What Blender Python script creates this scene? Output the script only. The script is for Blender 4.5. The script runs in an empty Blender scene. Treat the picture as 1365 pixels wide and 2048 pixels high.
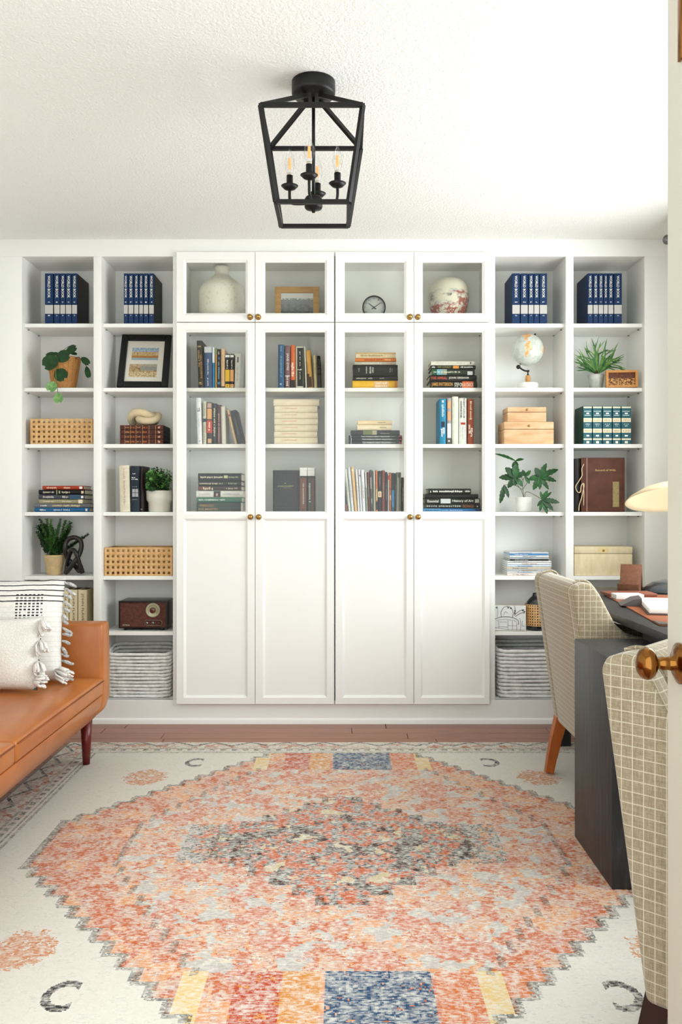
import bpy, bmesh, math, random
from mathutils import Vector, Matrix, Euler

# ------------------------------------------------------------------ camera, light, exposure
F, CX, CY, H = 1680.0, 685.0, 1012.0, 1.11          # focal length / principal point in pixels of 1365x2048, eye height
YF = 4.286                                           # front plane of the built-in
scene = bpy.context.scene
C = scene.collection
cam = bpy.data.objects.new('camera', bpy.data.cameras.new('camera'))
C.objects.link(cam)
cam.location = (0, 0, H)
cam.rotation_euler = (math.pi/2, 0, 0)
cam.data.sensor_fit = 'VERTICAL'
cam.data.sensor_height = 36.0
cam.data.lens = F/2048*36.0
cam.data.shift_x = -(CX-682.5)/2048
cam.data.shift_y = (CY-1024)/2048
cam.data.clip_start = 0.02
scene.camera = cam

world = bpy.data.worlds.new('daylight'); scene.world = world
world.use_nodes = True
world.node_tree.nodes['Background'].inputs[0].default_value = (0.925, 0.985, 1.0, 1)
world.node_tree.nodes['Background'].inputs[1].default_value = 4.0

def area(name, loc, rot, sx, sy, power, col):
    l = bpy.data.lights.new(name, 'AREA'); l.shape = 'RECTANGLE'; l.size = sx; l.size_y = sy
    l.energy = power; l.color = col
    o = bpy.data.objects.new(name, l); C.objects.link(o); o.location = loc; o.rotation_euler = rot
    return o
# daylight through the wide window in the right wall; the hall behind the camera gives the sky's soft light
area('window_daylight', (1.80, 2.75, 1.5), (0, math.radians(90), 0), 1.35, 2.1, 100, (0.93, 0.975, 1.0))
vs = scene.view_settings
vs.view_transform = 'Standard'; vs.look = 'None'; vs.gamma = 1.0; vs.use_curve_mapping = False
vs.exposure = -0.46

# ------------------------------------------------------------------ helpers
R = random.Random(7)
def X(px, Y): return (px-CX)/F*Y
def Z(py, Y): return H-(py-CY)/F*Y
def lin(c):
    if isinstance(c, str):
        c = tuple(int(c[i:i+2], 16)/255 for i in (0, 2, 4))
    return tuple((v/12.92 if v <= 0.04045 else ((v+0.055)/1.055)**2.4) for v in c)
MATS = {}
def newmat(name):
    m = bpy.data.materials.new(name); m.use_nodes = True
    nt = m.node_tree
    return m, nt, nt.nodes['Principled BSDF']
def M(col, rough=0.5, metal=0.0, var=0.0, scale=30, bump=0.0, bscale=200, stretch=(1, 1, 1), coat=0.0, col2=None, emit=0, name=None):
    key = (col, rough, metal, var, scale, bump, bscale, stretch, coat, col2, emit)
    if key in MATS: return MATS[key]
    m, nt, b = newmat(name or ('paint_'+str(col)))
    c = lin(col)
    b.inputs['Base Color'].default_value = (*c, 1)
    b.inputs['Roughness'].default_value = rough
    b.inputs['Metallic'].default_value = metal
    b.inputs['Coat Weight'].default_value = coat
    if rough >= 0.4 and not metal: b.inputs['Specular IOR Level'].default_value = 0.28
    if emit:
        b.inputs['Emission Color'].default_value = (*c, 1); b.inputs['Emission Strength'].default_value = emit
    if var or bump or col2:
        tc = nt.nodes.new('ShaderNodeTexCoord'); mp = nt.nodes.new('ShaderNodeMapping')
        mp.inputs['Scale'].default_value = stretch
        nt.links.new(tc.outputs['Object'], mp.inputs[0])
        if var or col2:
            n = nt.nodes.new('ShaderNodeTexNoise'); n.inputs['Scale'].default_value = scale; n.inputs['Detail'].default_value = 5
            nt.links.new(mp.outputs[0], n.inputs['Vector'])
            rp = nt.nodes.new('ShaderNodeValToRGB')
            rp.color_ramp.elements[0].position = 0.3; rp.color_ramp.elements[1].position = 0.7
            c2 = lin(col2) if col2 else tuple(min(1, v*(1+var)) for v in c)
            c1 = c if col2 else tuple(v*(1-var) for v in c)
            rp.color_ramp.elements[0].color = (*c1, 1); rp.color_ramp.elements[1].color = (*c2, 1)
            nt.links.new(n.outputs['Fac'], rp.inputs[0]); nt.links.new(rp.outputs[0], b.inputs['Base Color'])
        if bump:
            n2 = nt.nodes.new('ShaderNodeTexNoise'); n2.inputs['Scale'].default_value = bscale; n2.inputs['Detail'].default_value = 3
            nt.links.new(mp.outputs[0], n2.inputs['Vector'])
            bp = nt.nodes.new('ShaderNodeBump'); bp.inputs['Strength'].default_value = bump; bp.inputs['Distance'].default_value = 0.004
            nt.links.new(n2.outputs['Fac'], bp.inputs['Height']); nt.links.new(bp.outputs[0], b.inputs['Normal'])
    MATS[key] = m
    return m

class E:                       # tiny expression layer over shader math nodes
    nt = None
    def __init__(s, v): s.v = v
    @staticmethod
    def op(o, a, b=None, c=None):
        n = E.nt.nodes.new('ShaderNodeMath'); n.operation = o
        for i, q in enumerate((a, b, c)):
            if q is None: continue
            q = q.v if isinstance(q, E) else q
            if isinstance(q, (int, float)): n.inputs[i].default_value = q
            else: E.nt.links.new(q, n.inputs[i])
        return E(n.outputs[0])
    def __add__(a, b): return E.op('ADD', a, b)
    __radd__ = __add__
    def __sub__(a, b): return E.op('SUBTRACT', a, b)
    def __rsub__(a, b): return E.op('SUBTRACT', b, a)
    def __mul__(a, b): return E.op('MULTIPLY', a, b)
    __rmul__ = __mul__
    def __truediv__(a, b): return E.op('DIVIDE', a, b)
    def lt(a, b): return E.op('LESS_THAN', a, b)
    def gt(a, b): return E.op('GREATER_THAN', a, b)
    def abs(a): return E.op('ABSOLUTE', a)
    def floor(a): return E.op('FLOOR', a)
    def frac(a): return E.op('FRACT', a)
    def min(a, b): return E.op('MINIMUM', a, b)
    def max(a, b): return E.op('MAXIMUM', a, b)
    def clamp(a): 
        r = E.op('ADD', a, 0.0); r.v.node.use_clamp = True; return r
def e_coords(kind='Object'):
    tc = E.nt.nodes.new('ShaderNodeTexCoord'); sp = E.nt.nodes.new('ShaderNodeSeparateXYZ')
    E.nt.links.new(tc.outputs[kind], sp.inputs[0])
    return E(sp.outputs[0]), E(sp.outputs[1]), E(sp.outputs[2])
def e_noise(x, y, z, scale, detail=3, rough=0.5):
    cb = E.nt.nodes.new('ShaderNodeCombineXYZ')
    for i, q in enumerate((x, y, z)):
        if isinstance(q, E): E.nt.links.new(q.v, cb.inputs[i])
        else: cb.inputs[i].default_value = q
    n = E.nt.nodes.new('ShaderNodeTexNoise'); n.inputs['Scale'].default_value = scale; n.inputs['Detail'].default_value = detail
    n.inputs['Roughness'].default_value = rough
    E.nt.links.new(cb.outputs[0], n.inputs['Vector'])
    return E(n.outputs['Fac'])
class Col:
    def __init__(s, c): s.c = c
    def over(s, c, fac):       # mix colour c over self by fac
        n = E.nt.nodes.new('ShaderNodeMix'); n.data_type = 'RGBA'
        E.nt.links.new(fac.v, n.inputs[0])
        for i, q in ((6, s.c), (7, c.c if isinstance(c, Col) else c)):
            if isinstance(q, (tuple, str)):
                n.inputs[i].default_value = (*lin(q), 1)
            else: E.nt.links.new(q, n.inputs[i])
        return Col(n.outputs[2])

# meshes ------------------------------------------------------------
class MB:
    def __init__(s): s.v = []; s.f = []; s.smooth = False
    def add(s, vs, fs):
        o = len(s.v); s.v += [tuple(p) for p in vs]; s.f += [tuple(i+o for i in q) for q in fs]; return s
    def box(s, x0, x1, y0, y1, z0, z1):
        return s.add([(x0,y0,z0),(x1,y0,z0),(x1,y1,z0),(x0,y1,z0),(x0,y0,z1),(x1,y0,z1),(x1,y1,z1),(x0,y1,z1)],
                     [(0,3,2,1),(4,5,6,7),(0,1,5,4),(1,2,6,5),(2,3,7,6),(3,0,4,7)])
    def bar(s, p, q, w, w2=None):
        p, q = Vector(p), Vector(q); d = (q-p).normalized(); w2 = w2 or w
        u = d.cross(Vector((0,0,1)))
        if u.length < 1e-4: u = Vector((1,0,0))
        u.normalize(); n = u.cross(d)
        vs = []
        for c, ww in ((p, w), (q, w2)):
            for a, b in ((-1,-1),(1,-1),(1,1),(-1,1)): vs.append(c+u*a*ww/2+n*b*ww/2)
        return s.add(vs, [(0,3,2,1),(4,5,6,7),(0,1,5,4),(1,2,6,5),(2,3,7,6),(3,0,4,7)])
    def tube(s, pts, r, n=8, closed=False, cap=True):
        pts = [Vector(p) for p in pts]; k = len(pts)
        rs = r if isinstance(r, (list, tuple)) else [r]*k
        ts = []
        for i in range(k):
            a = pts[(i-1) % k] if (closed or i > 0) else pts[i]
            b = pts[(i+1) % k] if (closed or i < k-1) else pts[i]
            ts.append((b-a).normalized())
        u = ts[0].orthogonal().normalized()
        if closed:
            u = ts[0].cross(Vector((0,0,1)))
            u = u.normalized() if u.length > 1e-4 else ts[0].orthogonal().normalized()
        vs = []
        for i in range(k):
            t = ts[i]; u = (u-t*u.dot(t))
            u = u.normalized() if u.length > 1e-6 else t.orthogonal().normalized()
            w = t.cross(u)
            for j in range(n):
                a = 2*math.pi*j/n
                vs.append(pts[i]+(u*math.cos(a)+w*math.sin(a))*rs[i])
        fs = []
        for i in range(k if closed else k-1):
            for j in range(n):
                i2 = (i+1) % k
                fs.append((i*n+j, i*n+(j+1) % n, i2*n+(j+1) % n, i2*n+j))
        if cap and not closed:
            fs.append(tuple(range(n-1, -1, -1))); fs.append(tuple((k-1)*n+j for j in range(n)))
        s.smooth = True
        return s.add(vs, fs)
    def lathe(s, prof, n=32, c=(0,0,0), cap=True):
        vs = []; fs = []; k = len(prof)
        for (r, z) in prof:
            for j in range(n):
                a = 2*math.pi*j/n; vs.append((c[0]+r*math.cos(a), c[1]+r*math.sin(a), c[2]+z))
        for i in range(k-1):
            for j in range(n): fs.append((i*n+j, i*n+(j+1) % n, (i+1)*n+(j+1) % n, (i+1)*n+j))
        if cap:
            fs.append(tuple(range(n-1, -1, -1))); fs.append(tuple((k-1)*n+j for j in range(n)))
        s.smooth = True
        return s.add(vs, fs)
    def prism(s, poly, a0, a1, axis='y'):           # polygon in the plane normal to axis, extruded a0..a1
        n = len(poly); vs = []
        for a in (a0, a1):
            for (p, q) in poly:
                vs.append({'y': (p, a, q), 'x': (a, p, q), 'z': (p, q, a)}[axis])
        fs = [tuple(range(n)), tuple(range(2*n-1, n-1, -1))]
        for i in range(n): fs.append((i, i+n, (i+1) % n+n, (i+1) % n))
        return s.add(vs, fs)
    def ball(s, c, r, n=10, sq=(1,1,1)):
        prof = [(math.sin(math.pi*i/n)*1.0, -math.cos(math.pi*i/n)) for i in range(n+1)]
        o = len(s.v)
        s.lathe([(max(1e-5, p[0]), p[1]) for p in prof], n=2*n, cap=False)
        for i in range(o, len(s.v)):
            v = s.v[i]; s.v[i] = (c[0]+v[0]*r*sq[0], c[1]+v[1]*r*sq[1], c[2]+v[2]*r*sq[2])
        return s
    def ribbon(s, pts, ws, nrm=(0,-1,0)):
        pts = [Vector(p) for p in pts]; nrm = Vector(nrm); vs = []; k = len(pts)
        for i in range(k):
            t = (pts[min(i+1, k-1)]-pts[max(i-1, 0)]).normalized(); u = t.cross(nrm)
            u = u.normalized() if u.length > 1e-5 else t.orthogonal().normalized()
            vs += [pts[i]-u*ws[i]/2, pts[i]+u*ws[i]/2]
        return s.add(vs, [(2*i, 2*i+1, 2*i+3, 2*i+2) for i in range(k-1)])
    def xf(s, mat, start=0):
        for i in range(start, len(s.v)): s.v[i] = tuple(mat @ Vector(s.v[i]))
        return s
    def mesh(s, name, bevel=0, seg=2, angle=30):
        me = bpy.data.meshes.new(name); me.from_pydata(s.v, [], s.f)
        bm = bmesh.new(); bm.from_mesh(me)
        if bevel:
            bmesh.ops.remove_doubles(bm, verts=bm.verts, dist=1e-5)
            bmesh.ops.recalc_face_normals(bm, faces=bm.faces)
            es = [e for e in bm.edges if len(e.link_faces) == 2 and e.calc_face_angle(0) > math.radians(angle)]
            bmesh.ops.bevel(bm, geom=es, offset=bevel, segments=seg, profile=0.5, affect='EDGES', clamp_overlap=True)
        bmesh.ops.recalc_face_normals(bm, faces=bm.faces)
        bm.to_mesh(me); bm.free()
        if s.smooth or bevel:
            me.shade_smooth()
            if not s.smooth or bevel: me.set_sharp_from_angle(angle=math.radians(40))
        return me
    def build(s, name, mat, parent=None, bevel=0, seg=2, angle=30, loc=None, kind=None, label=None, cat=None, group=None):
        o = bpy.data.objects.new(name, s.mesh(name, bevel, seg, angle))
        if mat: o.data.materials.append(mat)
        C.objects.link(o)
        if parent: o.parent = parent
        if loc: o.location = loc
        if kind: o['kind'] = kind
        tag(o, label, cat, group)
        return o
def tag(o, label=None, cat=None, group=None):
    if label: o['label'] = label
    if cat: o['category'] = cat
    if group: o['group'] = group
    return o
def thing(name, label, cat, loc=(0,0,0), rot=(0,0,0), group=None):
    o = bpy.data.objects.new(name, None); C.objects.link(o); o.location = loc; o.rotation_euler = rot
    o.empty_display_size = 0.05
    return tag(o, label, cat, group)
def child(name, me, mat, parent, matrix=None):
    o = bpy.data.objects.new(name, me); C.objects.link(o); o.parent = parent
    if mat and not me.materials: me.materials.append(mat)
    if matrix: o.matrix_basis = matrix
    return o
TXT = {}
def text_mesh(s, mat, bold=0.0):
    key = (s, mat.name, bold)
    if key in TXT: return TXT[key]
    cu = bpy.data.curves.new('lettering', 'FONT'); cu.body = s; cu.align_x = 'CENTER'; cu.align_y = 'CENTER'; cu.size = 1; cu.resolution_u = 2
    cu.offset = bold
    ob = bpy.data.objects.new('lettering', cu); C.objects.link(ob)
    dg = bpy.context.evaluated_depsgraph_get(); me = bpy.data.meshes.new_from_object(ob.evaluated_get(dg))
    bpy.data.objects.remove(ob); bpy.data.curves.remove(cu)
    xs = [v.co.x for v in me.vertices]; ys = [v.co.y for v in me.vertices]
    cx, cy, w, h = (min(xs)+max(xs))/2, (min(ys)+max(ys))/2, max(xs)-min(xs), max(ys)-min(ys)
    for v in me.vertices: v.co.x = (v.co.x-cx)/w; v.co.y = (v.co.y-cy)/h
    me.materials.clear(); me.materials.append(mat)
    TXT[key] = me
    return me
def scribble_mesh(n, mat, seed=0):              # unreadably small lettering: a line of little strokes
    key = ('~', n, mat.name, seed)
    if key in TXT: return TXT[key]
    r = random.Random(seed+n); mb = MB(); x = 0
    for i in range(n):
        if r.random() < 0.14: x += 0.5; continue
        w = r.choice((0.35, 0.6, 0.6, 0.75)); lo = -0.5 if r.random() < 0.8 else -0.75; hi = r.choice((0.25, 0.25, 0.5))
        mb.add([(x,lo,0),(x+w,lo,0),(x+w,hi,0),(x,hi,0)], [(0,1,2,3)]); x += w+0.22
    me = bpy.data.meshes.new('lettering'); me.from_pydata([((v[0]/x)-0.5, v[1], 0) for v in mb.v], [], mb.f)
    me.materials.append(mat); TXT[key] = me
    return me
VT = {'down': ((0,0,-1), (1,0,0)), 'across': ((1,0,0), (0,0,1)), 'up': ((0,0,1), (-1,0,0))}
def lettering(parent, s, mat, loc, length, height, way='across', bold=0.0, name='lettering', seed=0):
    me = scribble_mesh(s, mat, seed) if isinstance(s, int) else text_mesh(s, mat, bold)
    tx, ty = Vector(VT[way][0]), Vector(VT[way][1]); tz = tx.cross(ty)
    m = Matrix.Identity(4)
    for i in range(3): m[i][0] = tx[i]*length; m[i][1] = ty[i]*height; m[i][2] = tz[i]; m[i][3] = loc[i]
    return child(name, me, mat, parent, m)

WHITE = M('F1F1EC', 0.42, name='white_lacquer'); PAGE = M('E4DCC6', 0.8, var=0.06, scale=300, stretch=(1,1,6), name='page_edges')
BLACK = M('141414', 0.45, name='black_print')
def book(label, x0, x1, y0, z0, h, d, col, lay=False, pages=None, bands=(), texts=(), lean=0.0, spine=None, group='', rough=0.5,
         name='book', cat='book', tilt=0.0, ov=0.004, bulge=0.003, pmat=None):
    """upright: thickness x0..x1, height h. lay: length x0..x1, thickness h. spine faces the room (-Y)."""
    L, w = (x1-x0, h) if lay else (h, x1-x0)
    w = max(w-0.0007, 0.003)
    if lay: loc = ((x0+x1)/2, y0, z0); off = 0.0
    elif lean > 0: loc = (x1, y0, z0); off = -w/2
    elif lean < 0: loc = (x0, y0, z0); off = w/2
    else: loc = ((x0+x1)/2, y0, z0); off = 0.0
    root = thing(name, label, cat, loc, (0, lean, tilt), group or None)
    t = min(0.0028, w*0.16)
    mp = (lambda a, y, l: (l-L/2, y, a+w/2)) if lay else (lambda a, y, l: (a+off, y, l))
    outer = [(-w/2, d), (-w/2, 0.004), (-w*0.42, 0.001), (-w*0.2, -bulge*0.8), (0, -bulge), (w*0.2, -bulge*0.8), (w*0.42, 0.001), (w/2, 0.004), (w/2, d)]
    inner = [(-w/2+t, d), (-w/2+t, 0.006), (-w*0.42+t, 0.005), (-w*0.2, 0.004), (0, 0.004), (w*0.2, 0.004), (w*0.42-t, 0.005), (w/2-t, 0.006), (w/2-t, d)]
    vs = []; n = len(outer)
    for l in (0, L):
        for pl in (outer, inner):
            for (a, y) in pl: vs.append(mp(a, y, l))
    fs = []
    for i in range(n-1):
        fs += [(i, i+1, 2*n+i+1, 2*n+i), (n+i, n+i+1, 3*n+i+1, 3*n+i), (i, i+1, n+i+1, n+i), (2*n+i, 2*n+i+1, 3*n+i+1, 3*n+i)]
    fs += [(0, n, 3*n, 2*n), (n-1, 2*n-1, 4*n-1, 3*n-1)]
    mb = MB().add(vs, fs)
    cmat = col if not isinstance(col, str) else M(col, rough, var=0.08, scale=60)
    mb.build('cover', cmat, root)
    pg = MB(); a, b = mp(-w/2+t, 0.005, ov), mp(w/2-t, d-ov, L-ov)
    pg.box(min(a[0],b[0]), max(a[0],b[0]), a[1], b[1], min(a[2],b[2]), max(a[2],b[2])); pg.build('pages', pmat or PAGE, root)
    yb = -bulge-0.0007
    allb = ([(0, 1, spine)] if spine else [])+list(bands)
    for i, bd in enumerate(allb):
        l0, l1, bc = bd[:3]; b0, b1 = bd[3:5] if len(bd) > 3 else (0.03, 0.97)
        yy = yb-0.0003*(i+1)
        a, b = mp(-w/2+b0*w, yy, l0*L), mp(-w/2+b1*w, 0.003, l1*L)
        MB().box(min(a[0],b[0]), max(a[0],b[0]), a[1], b[1], min(a[2],b[2]), max(a[2],b[2])).build('spine' if (spine and i == 0) else 'spine_band', bc if not isinstance(bc, str) else M(bc, rough), root)
    yt = yb-0.0003*(len(allb)+2)
    for i, tx in enumerate(texts):
        s, lc, ll, sz, tc = tx[:5]; bc = tx[5] if len(tx) > 5 else 0.5; way = tx[6] if len(tx) > 6 else ('across' if lay else 'down')
        p = mp(-w/2+bc*w, yt, lc*L)
        if (lay and way == 'across') or (not lay and way != 'across'): length, height = ll*L, sz*w
        else: length, height = ll*w, sz*L
        lettering(root, s, tc if not isinstance(tc, str) else M(tc, 0.5), p, length, height, way, bold=0.012 if not isinstance(s, int) else 0, seed=i+len(label))
    return root
# ------------------------------------------------------------------ materials of the room
def wall_paint(name, col, bump, bscale, dist=0.003):
    m, nt, b = newmat(name); E.nt = nt
    b.inputs['Base Color'].default_value = (*lin(col), 1); b.inputs['Roughness'].default_value = 0.75
    tc = nt.nodes.new('ShaderNodeTexCoord'); n = nt.nodes.new('ShaderNodeTexNoise'); n.inputs['Scale'].default_value = bscale; n.inputs['Detail'].default_value = 4
    n.inputs['Roughness'].default_value = 0.65
    nt.links.new(tc.outputs['Object'], n.inputs['Vector'])
    bp = nt.nodes.new('ShaderNodeBump'); bp.inputs['Strength'].default_value = bump; bp.inputs['Distance'].default_value = dist
    nt.links.new(n.outputs['Fac'], bp.inputs['Height']); nt.links.new(bp.outputs[0], b.inputs['Normal'])
    return m
WALL = wall_paint('wall_paint', 'EDEDE7', 0.15, 60)
CEIL = wall_paint('popcorn_ceiling', 'F2F2EC', 0.9, 95, 0.006)
def glass(name, tint, ior=1.45):
    m = bpy.data.materials.new(name); m.use_nodes = True; nt = m.node_tree; nt.nodes.clear()
    o = nt.nodes.new('ShaderNodeOutputMaterial'); mix = nt.nodes.new('ShaderNodeMixShader'); fr = nt.nodes.new('ShaderNodeFresnel')
    tr = nt.nodes.new('ShaderNodeBsdfTransparent'); gl = nt.nodes.new('ShaderNodeBsdfGlossy')
    ge = nt.nodes.new('ShaderNodeNewGeometry'); mr = nt.nodes.new('ShaderNodeMapRange'); mr.inputs['To Min'].default_value = ior; mr.inputs['To Max'].default_value = 1/ior
    nt.links.new(ge.outputs['Backfacing'], mr.inputs['Value']); nt.links.new(mr.outputs[0], fr.inputs['IOR'])      # thin sheet: no inner total reflection
    tr.inputs[0].default_value = (*tint, 1); gl.inputs['Roughness'].default_value = 0.0
    nt.links.new(fr.outputs[0], mix.inputs[0]); nt.links.new(tr.outputs[0], mix.inputs[1]); nt.links.new(gl.outputs[0], mix.inputs[2]); nt.links.new(mix.outputs[0], o.inputs[0])
    return m
GLASS = glass('door_glass', (0.985, 0.988, 0.972), 1.36); CLEAR = glass('clear_glass', (0.97, 0.97, 0.97))
BRASS = M('B08A4E', 0.25, 1.0, name='aged_brass'); BRASS2 = M('8A5C2C', 0.16, 1.0, name='polished_brass')
m, nt, b = newmat('wood_floor'); E.nt = nt
x, y, z = e_coords()
oi = nt.nodes.new('ShaderNodeObjectInfo'); rnd = E(oi.outputs['Random'])
g = e_noise(x*1.2+rnd*40, y*26, 0.0, 3.0, 6, 0.6)
c = Col('7E4A38').over('A9745C', g).over('5E3428', ((rnd-0.5)*0.7).clamp()).over('3F221B', g.lt(0.36)*0.45)
nt.links.new(c.c, b.inputs['Base Color']); b.inputs['Roughness'].default_value = 0.34; b.inputs['Coat Weight'].default_value = 0.08
FLOOR = m

# ------------------------------------------------------------------ room shell
XL, XR, YB, Y0, ZC = -1.80, 1.665, 4.58, 0.50, 2.472
def struct(name, mb, mat, bevel=0, parent=None):
    return mb.build(name, mat, parent, bevel=bevel, kind=None if parent else 'structure')
floor = struct('floor', MB().box(XL, XR, Y0-0.6, YB, -0.08, -0.012), M('3A241D', 0.7))
rw = 0.094; y = YF+0.002; row = 0
while y > Y0-0.5:
    xs = XL+0.002-R.uniform(0, 1.0)
    while xs < XR:
        xe = xs+R.uniform(0.95, 1.5)
        a, b2 = max(xs, XL+0.002), min(xe, XR-0.002)
        if b2-a > 0.02:
            o = MB().box(-(b2-a)/2+0.0012, (b2-a)/2-0.0012, -rw/2+0.0012, rw/2-0.0012, -0.012, 0).build('plank', FLOOR, floor, bevel=0.0015, seg=1)
            o.location = ((a+b2)/2, y-rw/2, 0)
        xs = xe
    y -= rw; row += 1
struct('ceiling', MB().box(XL-0.1, XR+0.1, Y0-0.1, YB+0.1, ZC, ZC+0.08), CEIL)
struct('wall_back', MB().box(XL-0.1, XR+0.1, YB, YB+0.08, 0, ZC), WALL)
WY0, WY1, WZ0, WZ1 = 1.7, 3.8, 0.82, 2.2
struct('wall_left', MB().box(XL-0.08, XL, Y0, YB, 0, ZC), WALL)
struct('wall_right', MB().box(XR, XR+0.08, Y0, WY0, 0, ZC).box(XR, XR+0.08, WY1, YB, 0, ZC).box(XR, XR+0.08, WY0, WY1, 0, WZ0).box(XR, XR+0.08, WY0, WY1, WZ1, ZC), WALL)
OX0, OX1, OZ = -1.74, 0.63, 2.2
struct('wall_front', MB().box(XL, OX0, Y0-0.08, Y0, 0, ZC).box(OX1, XR, Y0-0.08, Y0, 0, ZC).box(OX0, OX1, Y0-0.08, Y0, OZ, ZC), WALL)
win = struct('window_1', MB().box(XR-0.015, XR, WY0-0.08, WY0, WZ0-0.08, WZ1+0.08).box(XR-0.015, XR, WY1, WY1+0.08, WZ0-0.08, WZ1+0.08)
             .box(XR-0.015, XR, WY0, WY1, WZ1, WZ1+0.08).box(XR-0.03, XR, WY0, WY1, WZ0-0.08, WZ0), WHITE, 0.002)
for i in range(3):
    a = WY0+(WY1-WY0)*i/3
    MB().box(XR+0.02, XR+0.05, a, a+0.03, WZ0, WZ1).box(XR+0.02, XR+0.05, a+0.67, a+0.70, WZ0, WZ1).box(XR+0.02, XR+0.05, a+0.03, a+0.67, WZ0, WZ0+0.04).box(XR+0.02, XR+0.05, a+0.03, a+0.67, WZ1-0.04, WZ1).build('sash', WHITE, win)
    MB().box(XR+0.032, XR+0.036, a+0.03, a+0.67, WZ0+0.04, WZ1-0.04).build('pane', CLEAR, win)
struct('baseboard_left', MB().box(XL, XL+0.014, Y0, YF, 0, 0.1), WHITE, 0.003)
struct('baseboard_right', MB().box(XR-0.014, XR, Y0, YF, 0, 0.1), WHITE, 0.003)
# curtain rod above the window
rod = thing('curtain_rod', 'grey metal curtain rod with finial high on the right wall by the ceiling corner', 'curtain rod', (XR-0.10, 2.46, 2.39))
GREY = M('77787A', 0.35, 0.8)
MB().tube([(0, -1.5, 0), (0, 1.56, 0)], 0.011, 12).build('rod', GREY, rod)
MB().tube([(0, 1.56, 0), (0, 1.575, 0), (0, 1.59, 0), (0, 1.60, 0)], [0.012, 0.024, 0.02, 0.004], 14).build('finial', GREY, rod)
for yy in (-1.4, 1.45): MB().box(-0.006, 0.10, yy-0.012, yy+0.012, -0.012, 0.012).build('bracket', GREY, rod)

# ------------------------------------------------------------------ built-in: trim and bookcases
TF, CF, CB = YF, YF+0.012, 4.555
def fx(px): return X(px, YF)
def fz(py): return Z(py, YF)
ZTOP, ZBOT = fz(513), fz(1400)
tr = [(XL, fx(44)), (fx(187), fx(203)), (fx(346), fx(360)), (fx(975), fx(991)), (fx(1132.5), fx(1148)), (fx(1290), XR)]
for i, (a, b2) in enumerate(tr):
    struct('trim_%d' % (i+1), MB().box(a, b2, TF, CF, ZBOT, ZTOP), WHITE, 0.0015)
struct('trim_7', MB().box(XL, XR, TF, CF, ZTOP, ZC), WHITE, 0.0015)
struct('baseboard_back', MB().box(XL, XR, TF, CF+0.01, 0.0, ZBOT)
       .prism([(TF-0.012, 0.0), (TF, 0.0), (TF, 0.028), (TF-0.004, 0.026), (TF-0.009, 0.019)], XL, XR, 'x'), WHITE)
SH = [647, 775.5, 888, 1024, 1152, 1263]
SY = YF+0.030
def shz(py): return Z(py, SY)
def carcass(root, a, b2, shelves):
    t = 0.018; zt, zb = ZTOP, ZBOT
    x0, x1 = a, b2; zo = root.location.z
    MB().box(x0-t, x0, CF, CB, zb-0.05-zo, zt+0.018-zo).build('side_panel', WHITE, root)
    MB().box(x1, x1+t, CF, CB, zb-0.05-zo, zt+0.018-zo).build('side_panel', WHITE, root)
    MB().box(x0-t, x1+t, CB, CB+0.006, zb-0.05-zo, zt+0.018-zo).build('back_panel', WHITE, root)
    MB().box(x0, x1, CF, CB, zt-zo, zt+0.018-zo).build('top_panel', WHITE, root)
    MB().box(x0, x1, CF, CB, zb-0.018-zo, zb-zo).build('bottom_panel', WHITE, root)
    PIN = M('8A8A86', 0.4, 0.7)
    for py in shelves:
        z = shz(py)
        s = MB().box(x0+0.0005, x1-0.0005, SY, CB-0.001, z-0.02-zo, z-zo).build('shelf', WHITE, root, bevel=0.0012, seg=1)
        for px_ in (x0+0.004, x1-0.004):
            for yy in (SY+0.05, CB-0.04):
                MB().box(px_-0.004, px_+0.004, yy-0.004, yy+0.004, z-0.0255-zo, z-0.0203-zo).build('shelf_pin', PIN, s)
cols = {1: (44, 187), 2: (203, 346), 5: (991, 1132.5), 6: (1148, 1290)}
clab = {1: 'narrow white open bookcase behind the leather sofa with the wicker-potted plant',
        2: 'narrow white open bookcase holding the vintage radio and black picture frame',
        5: 'narrow white open bookcase holding the globe', 6: 'narrow white open bookcase holding the green law books'}
for k, (p0, p1) in cols.items():
    r = thing('bookcase', clab[k], 'bookcase', (0, 0, ZBOT-0.07), group='narrow open bookcases of the built-in')
    carcass(r, fx(p0), fx(p1), SH)
CABX = [(-0.8215, -0.057), (-0.019, 0.743)]
DY0, DY1 = YF-0.024, YF-0.004
def dx(px): return X(px, DY0)
def dz(py): return Z(py, DY0)
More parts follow.
